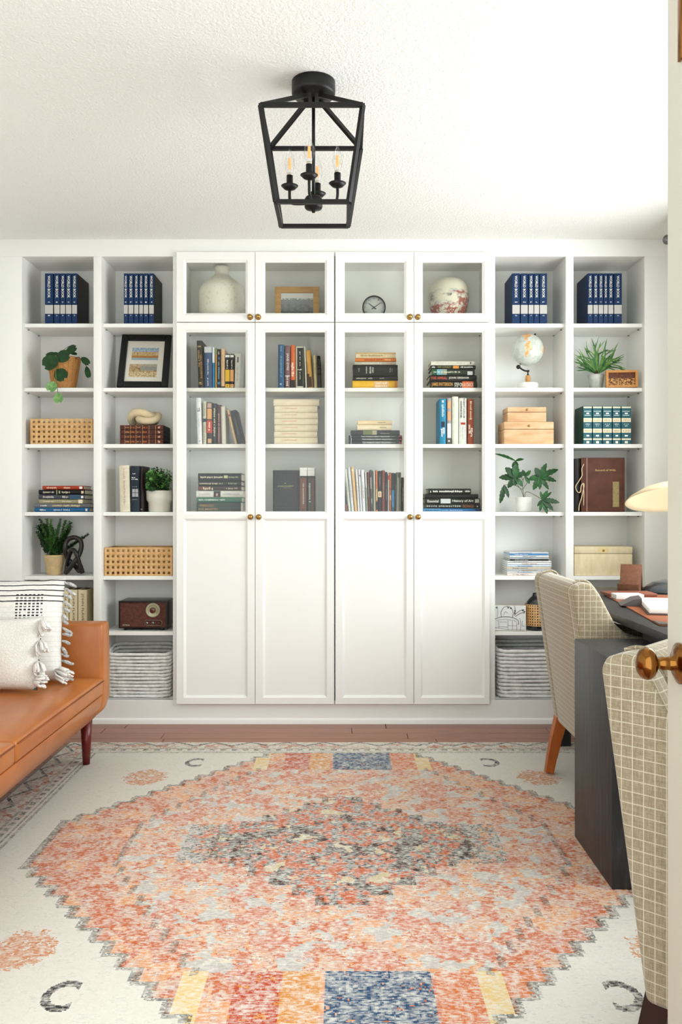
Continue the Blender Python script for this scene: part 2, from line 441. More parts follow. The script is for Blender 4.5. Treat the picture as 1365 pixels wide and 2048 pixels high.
def door(root, px0, px1, py0, py1, openings, knob, g):
    zo = root.location.z
    x0, x1, z1, z0 = dx(px0), dx(px1), dz(py0), dz(py1)
    ml = 0.0115; mb = MB(); mo = MB()
    ops = [(dx(a), dx(b2), dz(d_), dz(c_)) for (a, b2, c_, d_) in openings]      # x0,x1,z0,z1
    a, b2 = ops[0][0]-ml, ops[0][1]+ml
    mb.box(x0, a, DY0, DY1, z0-zo, z1-zo).box(b2, x1, DY0, DY1, z0-zo, z1-zo)
    zs = sorted([z0]+[v for o in ops for v in (o[2]-ml, o[3]+ml)]+[z1])
    for i in range(0, len(zs), 2): mb.box(a, b2, DY0, DY1, zs[i]-zo, zs[i+1]-zo)
    d = thing_door = mb.build('door', WHITE, root)
    for (o0, o1, p0, p1) in ops:
        out = [(o0-ml, p0-ml), (o1+ml, p0-ml), (o1+ml, p1+ml), (o0-ml, p1+ml)]; inn = [(o0, p0), (o1, p0), (o1, p1), (o0, p1)]
        vs = [(q[0], DY0+0.0015, q[1]-zo) for q in out]+[(q[0], DY0+0.010, q[1]-zo) for q in inn]+[(q[0], DY1, q[1]-zo) for q in inn]
        mo.add(vs, [(i, (i+1) % 4, 4+(i+1) % 4, 4+i) for i in range(4)]+[(4+i, 4+(i+1) % 4, 8+(i+1) % 4, 8+i) for i in range(4)])
    mo.build('moulding', WHITE, d)
    for i, (o0, o1, p0, p1) in enumerate(ops):
        if i == 0: MB().box(o0-0.004, o1+0.004, DY0+0.011, DY0+0.015, p0-0.004-zo, p1+0.004-zo).build('glass_pane', GLASS, d)
        else: MB().box(o0-0.004, o1+0.004, DY0+0.0105, DY0+0.016, p0-0.004-zo, p1+0.004-zo).build('panel', WHITE, d)
    kb = MB().lathe([(0.0145, 0), (0.0145, 0.002), (0.007, 0.005), (0.006, 0.012), (0.010, 0.016), (0.0125, 0.020), (0.012, 0.025), (0.007, 0.0285), (0.0005, 0.0295)], 24)
    kb.xf(Matrix.Rotation(math.pi/2, 4, 'X'))
    kb.build('knob', BRASS, d, loc=(dx(knob[0]), DY0, dz(knob[1])-zo))
dspec = [(353.5, 510.3, 372, 491, 500.5), (511.3, 668.5, 530.5, 650, 517), (671.5, 827.6, 690, 809, 820), (828.6, 980, 846.5, 965.5, 836)]
for i in range(2):
    r = thing('bookcase', ('wide white bookcase with glass-topped doors under the cream jug vase', 'wide white bookcase with glass-topped doors under the round black clock')[i], 'bookcase', (0, 0, ZBOT-0.07), group='wide glazed bookcases of the built-in')
    carcass(r, *CABX[i], SH[:4])
    for (a, b2, g0, g1, kn) in dspec[2*i:2*i+2]:
        door(r, a, b2, 504, 643.6, [(g0, g1, 524, 625.5)], (kn, 634.5), GLASS)
        door(r, a, b2, 645.4, 1408, [(g0, g1, 664, 1023), (g0, g1, 1042, 1391)], (kn+0.8, 1034), GLASS)
# ------------------------------------------------------------------ books
ORD = ['first', 'second', 'third', 'fourth', 'fifth', 'sixth', 'seventh']
SHZ = {i: shz(p) for i, p in enumerate(SH)}       # top of shelf 0..5 (upper to lower)
WT = M('EDEAE0', 0.5); GOLD = M('C9A45C', 0.4, 0.3); SILV = M('BDBBB6', 0.35, 0.25); CREAM = 'E6D9BC'
def uprow(specs, y0, shelf, group, dflt=0.15):
    """specs: px0, px1, pytop, colour, label, options"""
    z = SHZ[shelf]
    for sp in specs:
        p0, p1, pt, col, lab = sp[:5]; o = dict(sp[5]) if len(sp) > 5 else {}
        dxp = o.pop('dx', 0); d = o.pop('d', dflt); yy = o.pop('y', y0)
        h = Z(pt, yy)-z
        lean = math.atan2(dxp/F*yy, h) if dxp else 0
        book(lab, X(p0, yy), X(p1, yy), yy, z+0.0003, h/(math.cos(lean) if lean else 1), d, col, lean=lean, group=group, **o)
def stack(specs, y0, shelf, group, d=0.15):
    """listed from the bottom up: px0, px1, pytop, colour, label, options"""
    z = SHZ[shelf]+0.0003
    for sp in specs:
        p0, p1, pt, col, lab = sp[:5]; o = dict(sp[5]) if len(sp) > 5 else {}
        dd = o.pop('d', d); yy = o.pop('y', y0)
        zt = Z(pt, yy); 
        book(lab, X(p0, yy), X(p1, yy), yy, z, zt-z, dd, col, lay=True, group=group, **o)
        z = zt+0.0002

# encyclopedia sets on the four top shelves
def encyclopedia(spans, cover, where, digs):
    y0 = YF+0.045
    for i, (a, b2) in enumerate(spans):
        h = Z(547.5, y0)-SHZ[0]
        w = X(b2, y0)-X(a, y0)
        k = (len(spans)-1-i) if cover == '1C1C1B' else i
        lab = 'blue silver-banded encyclopedia volume '+('whose dark cover shows, ' if k == 0 else ORD[k]+' from the exposed dark cover, ')+where
        book(lab, X(a, y0), X(b2, y0), y0, SHZ[0]+0.0003, h, 0.195, cover,
             spine='082C54', group='encyclopedia volumes '+where, bulge=0.004,
             bands=[(0.20, 0.375, SILV)],
             texts=[('WORLD BOOK', 0.735, 0.44, min(0.46, 0.0135/w), WT), (digs[i], 0.43, 0.30, 0.022, WT, 0.5, 'across'), (str(digs2[where]+i), 0.165, 0.22, 0.022, WT, 0.5, 'across')])
digs2 = {'above the wicker pot': 1, 'above the black picture frame': 6, 'above the globe': 12, 'above the staghorn fern': 17}
encyclopedia([(90, 107.5), (108.5, 120.5), (121, 131.5), (132, 144), (144.5, 155)], '1C1C1B', 'above the wicker pot', ['A', 'B', 'C', 'C', 'D'])
encyclopedia([(248, 256.5), (257, 268), (268.7, 278), (278.7, 287), (287.7, 297.5), (298.5, 308.5)], '1C1C1B', 'above the black picture frame', ['E', 'F', 'G', 'H', 'I', 'J'])
encyclopedia([(1024.5, 1040.5), (1041.5, 1056.5), (1057.3, 1067.8), (1068.3, 1079), (1079.5, 1095)], '10294C', 'above the globe', ['M', 'N', 'P', 'L', 'P'])
encyclopedia([(1175.5, 1186), (1186.7, 1196.8), (1197.3, 1207), (1207.5, 1216), (1216.5, 1227.3), (1228, 1244.5)], '10294C', 'above the staghorn fern', ['S', 'S', 'T', 'U', 'W', 'X'])

# column 1, stack of six under the cane basket
G = 'book stack under the low cane basket'
Wl = 'EAE6DA'
stack([(69.5, 179, 1015.3, '1F5E8E', 'blue paperback at the bottom of the stack under the cane basket', {'texts': [(9, 0.15, 0.12, 0.3, Wl), (20, 0.5, 0.3, 0.35, 'B8C6CF')], 'bands': [(0.93, 0.965, 'E5E5E0', 0.2, 0.8)]}),
       (69, 180, 1007, '6A6B70', 'grey paperback with gold title, second lowest under the cane basket', {'texts': [(9, 0.17, 0.12, 0.3, Wl), (26, 0.58, 0.5, 0.4, 'CDBF94')]}),
       (78, 168, 998.5, '9C9575', 'olive-beige hardback in the middle of the stack under the cane basket', {'texts': [(18, 0.22, 0.24, 0.3, 'CFC9AC'), (10, 0.62, 0.2, 0.3, 'CFC9AC')], 'bands': [(0.88, 0.97, 'E8D9BE')]}),
       (77.5, 169, 989, '44484F', 'slate grey hardback above the olive book under the cane basket', {'texts': [(18, 0.22, 0.24, 0.4, 'C5C5C0'), (9, 0.58, 0.14, 0.4, 'C5C5C0')], 'bands': [(0.68, 0.92, '36506B'), (0.93, 0.98, 'ECECE8', 0.2, 0.75)]}),
       (77.5, 169.5, 979.3, '16171A', 'black hardback, second from the top of the stack under the cane basket', {'texts': [(18, 0.22, 0.24, 0.4, 'B5B29A'), (10, 0.6, 0.18, 0.4, 'B5B29A')], 'bands': [(0.39, 0.405, 'A59F7C'), (0.44, 0.47, 'A59F7C', 0.2, 0.8), (0.93, 0.98, 'E0CFA5', 0.2, 0.75)]}),
       (85, 167.5, 971.3, '9E3B22', 'brick red hardback on top of the stack under the cane basket', {'texts': [(18, 0.23, 0.24, 0.4, 'E9C9B0'), (10, 0.6, 0.16, 0.4, 'E9C9B0')], 'bands': [(0.9, 0.97, 'EDEAE4', 0.2, 0.8)]})],
      YF+0.045, 3, G, 0.14)

# column 1, cream set behind the pillow
y0 = YF+0.05
for i, (a, b2) in enumerate([(77.5, 92), (93, 107.5), (108.3, 123), (123.7, 138), (139, 155.5), (156.5, 174.5)]):
    h = Z(1179.5, y0)-SHZ[5]
    book('cream book of the matching set, %s from the bookcase divider, behind the fringed pillow' % ORD[5-i], X(a, y0), X(b2, y0), y0, SHZ[5]+0.0003, h, 0.15, 'D8C79B', spine='E2D5B0', group='cream matching set behind the pillow', pmat=M('5A5B54', 0.8),
         texts=[('JOHN FLAVEL', 0.55, 0.72, 0.34, '7A6A4E')])

# column 2: dark leather stack under the cream knot, then three upright books by the round pot
LEA = M('4A1F16', 0.45, var=0.35, scale=80, name='oxblood_leather')
zs = [878, 868.8, 859.4, 850]
for i, pt in enumerate(zs):
    stack_z = SHZ[2]+0.0003 if i == 0 else Z(zs[i-1], YF+0.045)+0.0002
    book('dark oxblood leather volume with gilt spine, %s below the cream knot' % ORD[3-i], X(240.5, YF+0.045), X(327, YF+0.045), YF+0.045, stack_z, Z(pt, YF+0.045)-stack_z, 0.17, '161414', lay=True, spine=LEA, pmat=M('191614', 0.6), ov=0.0,
         group='leather volumes under the cream knot', bands=[(f, f+0.006, GOLD) for f in (0.11, 0.24, 0.37, 0.52, 0.67, 0.82)],
         texts=[(5, 0.175, 0.09, 0.3, 'B98A5A'), (4, 0.30, 0.09, 0.35, 'B5662E'), (5, 0.44, 0.1, 0.3, 'A4764C'), (5, 0.59, 0.1, 0.35, 'C0602C'), (2, 0.91, 0.06, 0.5, 'DDAA80')])
uprow([(240, 260.5, 931, 'DCD3BC', 'thick cream linen book standing beside the navy volume', {'texts': [(22, 0.68, 0.5, 0.16, 'B9AE94'), (12, 0.3, 0.3, 0.14, 'B9AE94'), (1, 0.08, 0.02, 0.1, '4A4438')], 'dx': -2}),
       (261.3, 279.5, 932, '1C2A36', 'navy blue book with silver grid on its spine between cream and brown books', {'texts': [(4, 0.83, 0.35, 0.02, 'D9DADA', 0.4, 'across'), (5, 0.745, 0.5, 0.022, 'F0F0EC', 0.4, 'across'), (7, 0.71, 0.7, 0.022, 'F0F0EC', 0.5, 'across'), (6, 0.55, 0.5, 0.014, 'A8AAAA', 0.5, 'across'), (6, 0.27, 0.6, 0.014, '8E9090', 0.5, 'across')], 'bands': [(0.42, 0.5, 'A9ABAB', 0.2, 0.5), (0.42, 0.5, 'A9ABAB', 0.55, 0.85), (0.33, 0.41, 'A9ABAB', 0.2, 0.5), (0.33, 0.41, 'A9ABAB', 0.55, 0.85)]}),
       (280.3, 287.5, 932.5, '241715', 'dark brown book standing behind the white pot', {'texts': [(5, 0.06, 0.5, 0.02, 'BDBDB8', 0.5, 'across')]})], YF+0.045, 3, 'books beside the white pot', 0.14)

# glazed cabinet 1, shelf 1: nine upright books
CY0 = YF+0.055
G = 'books in the row under the cream jug'
uprow([(397, 408, 681.5, '322A22', 'tall dark brown leaning book with gold lettering under the cream jug', {'dx': -3.5, 'd': 0.19, 'texts': [(16, 0.62, 0.36, 0.3, 'A0824A', 0.35), (16, 0.45, 0.5, 0.3, '9A7040', 0.7), (2, 0.88, 0.06, 0.6, 'B0935A', 0.5), (2, 0.1, 0.06, 0.6, 'B0935A', 0.5)]}),
       (408.8, 424.6, 694, '40587C', 'steel blue book with pale grey top under the cream jug', {'bands': [(0.86, 1.0, 'C9CBD0')], 'texts': [(18, 0.52, 0.4, 0.14, 'D8DCE0'), (8, 0.15, 0.2, 0.14, 'D8DCE0')]}),
       (425.2, 429.8, 694.5, '1C86BE', 'thin bright blue and white book under the cream jug', {'bands': [(0.62, 1.0, 'DDE4EA')]}),
       (430.2, 434.5, 697, 'C09050', 'thin ochre book with green top under the cream jug', {'bands': [(0.86, 1.0, '7A8A50')]}),
       (435, 441.5, 698.5, '20262B', 'black book with blue emblem on its spine under the cream jug', {'bands': [(0.74, 0.8, '2C5F9E', 0.2, 0.8), (0.1, 0.16, '2A7FA0', 0.1, 0.9)], 'texts': [(14, 0.45, 0.45, 0.35, '7FB4D8'), (4, 0.9, 0.08, 0.35, 'B8BAB5')]}),
       (442, 450, 698, 'E6BF98', 'peach coloured book with dark foot under the cream jug', {'bands': [(0, 0.05, '3A3A30')], 'texts': [(20, 0.5, 0.7, 0.25, 'C99E78')]}),
       (450.6, 460, 708, '1B1B1A', 'black book with broad yellow lower band under the cream jug', {'bands': [(0.9, 0.97, 'EDEDE8'), (0.2, 0.54, 'E8B82C'), (0.02, 0.12, 'E8B82C')], 'texts': [(8, 0.7, 0.28, 0.25, 'D8D8D2'), ('1', 0.07, 0.2, 0.04, '2A2210', 0.5, 'across')]}),
       (460.6, 468, 708, '1B1B1A', 'black book with broad orange lower band under the cream jug', {'bands': [(0.9, 0.97, 'EDEDE8'), (0.2, 0.54, 'E6A868'), (0.02, 0.12, 'E6A868')], 'texts': [(8, 0.7, 0.28, 0.25, 'D8D8D2'), ('2', 0.07, 0.2, 0.04, '2A2210', 0.5, 'across')]}),
       (468.6, 480.5, 707.5, 'D4D4CC', 'white book leaning at the right end of the row under the cream jug', {'dx': 2, 'bands': [(0.74, 0.9, '46463F', 0.4, 0.6)], 'texts': [(16, 0.4, 0.4, 0.14, 'A9A9A2')]})], CY0, 1, G)
# shelf 2: eight
G = 'books in the row above the theology stack'
uprow([(395, 405, 796, 'E8E8EA', 'tall white book at the left end of the row above the theology stack', {'dx': -3, 'texts': [(3, 0.765, 0.6, 0.03, '55554F', 0.5, 'across'), (3, 0.72, 0.7, 0.03, '55554F', 0.5, 'across'), (14, 0.5, 0.3, 0.1, 'AAAAB0'), (2, 0.07, 0.04, 0.2, '33332F')]}),
       (406, 413.2, 803, 'CFCBB4', 'pale khaki book with dark oval emblem above the theology stack', {'bands': [(0.52, 0.6, '24242A')], 'texts': [(12, 0.8, 0.3, 0.25, '8F8A70'), (14, 0.25, 0.4, 0.25, '8F8A70')]}),
       (413.8, 425, 805, '24201E', 'black book with orange and red pictures above the theology stack', {'bands': [(0.87, 0.98, 'C09A90', 0.1, 0.85), (0.6, 0.85, 'DFA460', 0.1, 0.9), (0.27, 0.57, 'C8391E'), (0.03, 0.13, 'D9A878', 0.2, 0.85)], 'texts': [(8, 0.42, 0.25, 0.25, 'F0D8C8')]}),
       (425.6, 433.6, 807, '15181A', 'black book with silver lettering above the theology stack', {'texts': [(20, 0.52, 0.72, 0.4, 'C8C0A4')]}),
       (434.2, 443, 810, '4A211A', 'dark maroon book above the theology stack', {'texts': [(14, 0.55, 0.5, 0.25, 'D0A898'), (9, 0.17, 0.25, 0.25, 'D0A898')]}),
       (443.6, 452.4, 813, 'D9D5C5', 'plain cream book above the theology stack', {'dx': -2}),
       (470, 475, 820, 'DDBE8C', 'tan book leaning far over above the theology stack', {'dx': -16, 'bands': [(0.8, 0.86, 'A8331E', 0.2, 0.8)], 'd': 0.13}),
       (476.6, 487.5, 822, '2A2A2A', 'charcoal book leaning beside the tan book above the theology stack', {'dx': -15, 'd': 0.13, 'texts': [(12, 0.5, 0.5, 0.2, '6E6E6A')]})], CY0, 2, G)
# shelf 3: stack of six
G = 'theology stack'
stack([(393.5, 482, 1004.3, '2A2E2B', 'dark green book with gold title at the bottom of the theology stack', {'bands': [(0.02, 0.78, '24382F')], 'texts': [('THEOLOGY', 0.23, 0.34, 0.24, 'B98F55', 0.66), ('FOR MINISTRY', 0.27, 0.44, 0.24, 'B98F55', 0.28)]}),
       (393.5, 484, 994.6, '37745A', 'sea green book, second from the bottom of the theology stack', {'texts': [(30, 0.34, 0.58, 0.3, 'C4D8CA')]}),
       (393, 487, 981.3, 'E2E2DA', 'white book with black picture in the middle of the theology stack', {'bands': [(0.37, 0.515, '1E1C1C', 0.05, 0.95), (0.42, 0.46, 'C99884', 0.2, 0.6)], 'texts': [(22, 0.75, 0.36, 0.2, 'B4B4BC'), (10, 0.18, 0.25, 0.2, 'BDBDB5')]}),
       (397, 483, 971.8, '332820', 'brown-black book above the white book of the theology stack', {'bands': [(0.02, 0.28, '6A2E20', 0.1, 0.9)], 'texts': [(8, 0.22, 0.26, 0.5, 'CFC9A6'), (10, 0.78, 0.28, 0.3, 'B9B394')]}),
       (397, 483, 962, '191918', 'black book, second from the top of the theology stack', {'texts': [(20, 0.3, 0.54, 0.3, 'BDBA9E'), (10, 0.8, 0.2, 0.3, 'A9A68C')]}),
       (396.5, 483, 946.3, '1A1A19', 'thick black book on top of the theology stack', {'texts': [(22, 0.31, 0.54, 0.22, 'CFCBAE'), (10, 0.82, 0.22, 0.2, 'A9A68C')], 'bands': [(0.6, 0.69, 'C2BE9E', 0.35, 0.72)]})], CY0, 3, G)

# glazed cabinet 1 right door, shelf 1
G = 'books in the row under the oak photo frame'
uprow([(556.5, 569, 689.5, '2C587F', 'blue hardback at the left end of the row under the oak photo frame', {'texts': [(20, 0.5, 0.5, 0.3, '6F8FA6'), (8, 0.9, 0.14, 0.2, '7E9CB0'), (2, 0.08, 0.06, 0.4, 'B8C8D0')]}),
       (570, 580.8, 691.5, '7A5A5C', 'mauve-grey classic novel with pale lettering under the oak photo frame', {'texts': [('JANE EYRE', 0.62, 0.4, 0.5, 'E4DAD4'), (9, 0.17, 0.24, 0.35, 'E0D0CC')], 'bands': [(0.28, 0.3, 'D8CCC8')]}),
       (581.6, 590.8, 690.5, 'D4662C', 'orange book with black foot under the oak photo frame', {'bands': [(0, 0.19, '201C1C')], 'texts': [(12, 0.42, 0.34, 0.55, 'F2D9C8'), (1, 0.1, 0.05, 0.3, 'E8E8E4')]}),
       (591.6, 607, 693.5, 'D2D2BC', 'black book with cream edges under the oak photo frame', {'bands': [(0.05, 0.97, '1B1B1B', 0.22, 0.98)], 'texts': [(8, 0.7, 0.36, 0.14, 'B9B9A8', 0.6), (4, 0.45, 0.5, 0.03, 'EDEDE4', 0.55, 'across'), (8, 0.3, 0.18, 0.14, 'B9B9A8', 0.6)]}),
       (611.5, 615, 693, 'D5D8CC', 'thin pale leaning book under the oak photo frame', {'dx': -3.6, 'd': 0.13}),
       (617, 626.5, 701, 'D09A48', 'golden tan book with dark splash leaning under the oak photo frame', {'dx': -5, 'bands': [(0.03, 0.3, '3A1C12', 0.05, 0.85), (0.28, 0.38, '3A1C12', 0.05, 0.4)]}),
       (629, 635.5, 711, 'CDBC8C', 'small cream book leaning near the right end under the oak photo frame', {'dx': -2.5, 'texts': [(10, 0.6, 0.3, 0.25, 'A08C60')], 'd': 0.12}),
       (637, 643.5, 712, '191917', 'black book at the right end of the row under the oak photo frame', {'dx': -2.5, 'd': 0.12})], CY0, 1, G)
# shelf 2: seven cream books
ty = [874.5, 862.3, 849.5, 837, 824.5, 811.6, 798]
zprev = SHZ[2]+0.0003
for i, pt in enumerate(ty):
    zt = Z(pt, CY0); top = i == 6
    book('plain ivory book lying on top of the ivory set' if top else 'ivory paperback with faint red title, %s from the shelf in the ivory stack' % ORD[i], X(547.5 if top else 549+R.uniform(-0.5, 0.5), CY0), X(639 if top else 635.5+R.uniform(-0.5, 0.8), CY0), CY0, zprev, zt-zprev, 0.14, 'E2D4B6',
         lay=True, group='stack of ivory books', texts=[] if top else [(18, 0.36, 0.34, 0.16, 'CF9C78', 0.6)])
    zprev = zt+0.0003
# shelf 3: black slipcase and two tall volumes with white tops
r0 = book('black cloth-bound volume shown cover outward beside the two white-topped volumes', X(546, CY0+0.01), X(598.5, CY0+0.01), CY0+0.01, SHZ[3]+0.0003, Z(940.5, CY0+0.01)-SHZ[3], 0.05, '232323', bulge=0.001, texts=[(16, 0.62, 0.6, 0.018, 'BDB47A', 0.48, 'across'), (14, 0.575, 0.4, 0.012, 'A5A08A', 0.48, 'across'), (1, 0.69, 0.06, 0.03, 'BDB47A', 0.48, 'across')])
uprow([(600, 614.6, 952, '2A211D', 'tall dark volume with brown decorated spine beside the black cloth cover', {'bands': [(0, 0.94, '6E3E2A', 0.05, 0.9)], 'texts': [(14, 0.5, 0.6, 0.2, 'A9B09C'), (2, 0.05, 0.05, 0.3, '14140F')]}),
       (615.2, 629.8, 952, '231D1A', 'tall dark volume with rust striped spine, right of the brown decorated one', {'bands': [(0, 0.94, '54322A', 0.55, 0.95), (0, 0.94, '3A3A2E', 0.1, 0.5)], 'texts': [(14, 0.5, 0.6, 0.25, 'A9B09C', 0.35)]})], CY0, 3, 'white-topped volumes', 0.15)
for a, b2, lb in ((600, 614.6, 'white paper box on the brown decorated volume'), (615.2, 629.8, 'white paper box on the rust striped volume')):
    z = Z(952, CY0)+0.0006
    bx_ = thing('paper_box', lb, 'box', (X((a+b2)/2, CY0), CY0, z), group='white boxes on the tall volumes')
    w = X(b2, CY0)-X(a, CY0); hh = Z(935.3, CY0)-z
    MB().box(-w/2+0.0005, w/2-0.0005, 0, 0.12, 0, hh*0.66).build('tray', M('E6E5DF', 0.6), bx_, bevel=0.001)
    MB().box(-w/2, w/2, -0.0008, 0.1208, hh*0.66, hh).build('lid', M('EDECE6', 0.6), bx_, bevel=0.001)

# glazed cabinet 2 left door: stack under the clock
G = 'book stack under the round clock'
stack([(705.5, 795.5, 761, 'E3B02E', 'yellow book with peach title panel at the bottom of the stack under the clock', {'bands': [(0.48, 0.8, 'DDB484', 0.1, 0.9), (0.94, 1, 'C97A28')], 'texts': [(12, 0.64, 0.26, 0.25, 'F0DCC0', 0.68), (12, 0.64, 0.26, 0.25, 'F0DCC0', 0.3)]}),
       (706.5, 796.5, 752.3, '1B1A19', 'black paperback above the yellow book under the clock', {'texts': [(18, 0.26, 0.38, 0.35, 'A9A8A2'), (6, 0.64, 0.1, 0.3, '8E8D88')]}),
       (706, 796, 729.5, '121212', 'very thick black hardback in the stack under the clock', {'texts': [('HANDBOOK', 0.305, 0.62, 0.026, 'D8D8D2', 0.52, 'down'), ('NATURE', 0.39, 0.6, 0.036, 'E4E4DE', 0.52, 'down'), ('STUDY', 0.445, 0.5, 0.036, 'E4E4DE', 0.52, 'down'), (10, 0.835, 0.42, 0.018, 'A0A09A', 0.52, 'down'), (8, 0.875, 0.4, 0.016, '80807A', 0.52, 'down'), (10, 0.14, 0.36, 0.03, '8A8A84', 0.52, 'down')]}),
       (710, 792.5, 723, 'B9B7A4', 'grey paperback between the thick black and orange books under the clock', {'texts': [(20, 0.4, 0.5, 0.3, 'E4E4DA'), (8, 0.85, 0.14, 0.3, 'C48A80')]}),
       (711, 793, 716.3, 'D9782C', 'orange paperback, second from the top of the stack under the clock', {'texts': [(18, 0.45, 0.45, 0.45, 'A3441C'), (8, 0.8, 0.16, 0.3, 'F0C490')]}),
       (712.3, 792, 705, 'D9C6A0', 'cream paperback on top of the stack under the clock', {'bands': [(0, 1, 'C39A5C', 0.82, 0.97)], 'texts': [(24, 0.4, 0.56, 0.3, 'A8966E', 0.45)]})], CY0, 1, G)
G = 'book stack above the crowded row'
stack([(698.5, 804, 881.4, '17171A', 'black boxed volume with white title, lowest of the three above the crowded row', {'texts': [("THE WORLD'S GREAT RELIGIONS", 0.52, 0.54, 0.5, 'DEDEDA'), (7, 0.83, 0.1, 0.3, '9A9A94')], 'bands': [(0.945, 0.99, 'A85A48', 0.2, 0.8), (0.035, 0.045, 'C8C8C0')]}),
       (699, 805, 875.9, '1A1A1C', 'black boxed volume with white title, middle one above the crowded row', {'texts': [("THE WORLD'S GREAT RELIGIONS", 0.52, 0.56, 0.5, 'DEDEDA'), (7, 0.83, 0.1, 0.3, '9A9A94')], 'bands': [(0.945, 0.99, 'A85A48', 0.2, 0.8), (0.035, 0.045, 'C8C8C0')]}),
       (698, 804.5, 870.4, '17171A', 'black boxed volume with white title, uppermost of the three above the crowded row', {'texts': [("THE WORLD'S GREAT RELIGIONS", 0.5, 0.54, 0.5, 'DEDEDA'), (7, 0.83, 0.1, 0.3, '9A9A94')], 'bands': [(0.945, 0.99, 'A85A48', 0.2, 0.8), (0.035, 0.045, 'C8C8C0')]}),
       (702, 800, 860.3, '1C1C1E', 'black book with green picture strip under the two small cream books', {'bands': [(0.25, 0.53, '5F6A3E', 0.08, 0.95), (0.44, 0.53, 'A2977A', 0.08, 0.95)], 'texts': [(14, 0.7, 0.18, 0.2, '8A8A84', 0.35)]}),
       (715, 783.5, 849.4, 'E2D2AE', 'small cream book directly on the black picture-strip book', {'texts': [(10, 0.75, 0.2, 0.25, '9A8E70')]}),
       (715.8, 784.3, 840.6, 'E0C8A0', 'small cream book topmost above the crowded row', {'texts': [(10, 0.7, 0.24, 0.25, '9A8E70')]})], CY0, 2, G)
# crowded row
G = 'crowded row of books'
cr = [(697.2, 702.4, 939, 'D8DACE', 'off-white paperback at the left end of the crowded row', -8.4), (703, 709, 934.8, 'D4D8DC', 'pale grey-blue paperback, second in the crowded row', -8),
      (709.5, 715.5, 934, 'DDB47C', 'honey coloured paperback in the crowded row', -7.5), (716, 720.5, 939, 'E0E0E2', 'white paperback right of the honey coloured one', -5),
      (721, 725.5, 939, 'D6D6D8', 'white paperback with a dark mark near its top in the crowded row', -4.5), (726, 732.5, 940, 'E6E6EA', 'broad white paperback in the crowded row', -4),
      (733, 736.6, 944, 'C6C8C2', 'pale book with green-grey foot in the crowded row', -3), (737, 741.5, 944.5, '6E2E20', 'thin rust brown book right of the pale books', -2.5),
      (742, 746.5, 940, '4A4E4A', 'black and grey mottled book in the crowded row', -2), (747, 748.9, 941, '8A9080', 'very thin grey-green book in the crowded row', -1.5),
      (749.2, 752, 943.5, 'E4DCC4', 'thin cream book left of the orange and black one', -1.5), (752.4, 756.3, 940.5, 'CF6E3C', 'orange book with black lower half in the crowded row', -0.5),
      (756.8, 763.8, 942, '1A1A1A', 'black book with a red and white label in the crowded row', 0), (764.2, 770.6, 940.8, '7C331E', 'reddish brown leather-look book in the crowded row', 0),
      (771, 775.4, 944, '1E1C1C', 'black book between the brown leather and the white-red spine', 0), (775.7, 778.6, 947, 'D8D4D0', 'white spine with red top in the crowded row', 0.4),
      (778.9, 783, 945, 'C46A2C', 'burnt orange book with red flecks in the crowded row', 0.4), (783.4, 788.8, 946, '16181E', 'black book with bright blue lower half in the crowded row', 0.8),
      (789.2, 792.2, 946.5, '131313', 'thin plain black book near the right of the crowded row', 1), (792.6, 799, 944.5, '9A9A90', 'grey book with yellow spot near its foot in the crowded row', 1.5),
      (799.4, 801.8, 945, 'A4A88C', 'thin sage green book near the right end of the crowded row', 1.5), (802.2, 807.2, 955, '3A3A36', 'short charcoal book at the right end of the crowded row', 1.5)]
ex = {'white paperback with a dark mark near its top in the crowded row': [(0.83, 0.87, '44443F', 0.5, 0.9)], 'pale book with green-grey foot in the crowded row': [(0.0, 0.6, '8A9484')],
      'black and grey mottled book in the crowded row': [(0.55, 0.82, '8C908C', 0.1, 0.8), (0.2, 0.32, '8C908C', 0.3, 0.9)], 'orange book with black lower half in the crowded row': [(0.0, 0.25, '2A2826'), (0.27, 0.55, 'C2A878', 0.1, 0.9), (0.0, 0.05, 'E0703C')],
      'black book with a red and white label in the crowded row': [(0.36, 0.5, 'E6D8B4', 0.0, 0.95), (0.38, 0.48, 'B8301C', 0.35, 0.6), (0.62, 0.88, '6E6E70', 0.35, 0.55)], 'white spine with red top in the crowded row': [(0.84, 0.95, 'C0281C')],
      'burnt orange book with red flecks in the crowded row': [(0.3, 0.42, 'E8B088', 0.2, 0.9), (0.55, 0.62, 'A02A18', 0.2, 0.8)], 'black book with bright blue lower half in the crowded row': [(0.12, 0.56, '1E7FB0'), (0.0, 0.12, '1A4A78')],
      'grey book with yellow spot near its foot in the crowded row': [(0.86, 0.98, '3A3A38', 0.3, 0.8), (0.03, 0.08, 'C9A848', 0.2, 0.6)], 'honey coloured paperback in the crowded row': [(0.9, 0.95, 'F0E4D0', 0.3, 0.7)]}
uprow([(a, b2, t, c_, lb, {'dx': dxx, 'd': 0.13, 'bands': ex.get(lb, []), 'texts': [(14, 0.5, 0.4, 0.3, 'A9A9A4' if c_[0] in 'CDE' else '8A8A80')] if lb not in ex else []}) for (a, b2, t, c_, lb, dxx) in cr], CY0, 3, G, 0.13)
uprow([(690.2, 694.6, 1009, '8A5A54', 'short pinkish brown booklet at the foot of the crowded row', {'d': 0.08})], CY0, 3, G)

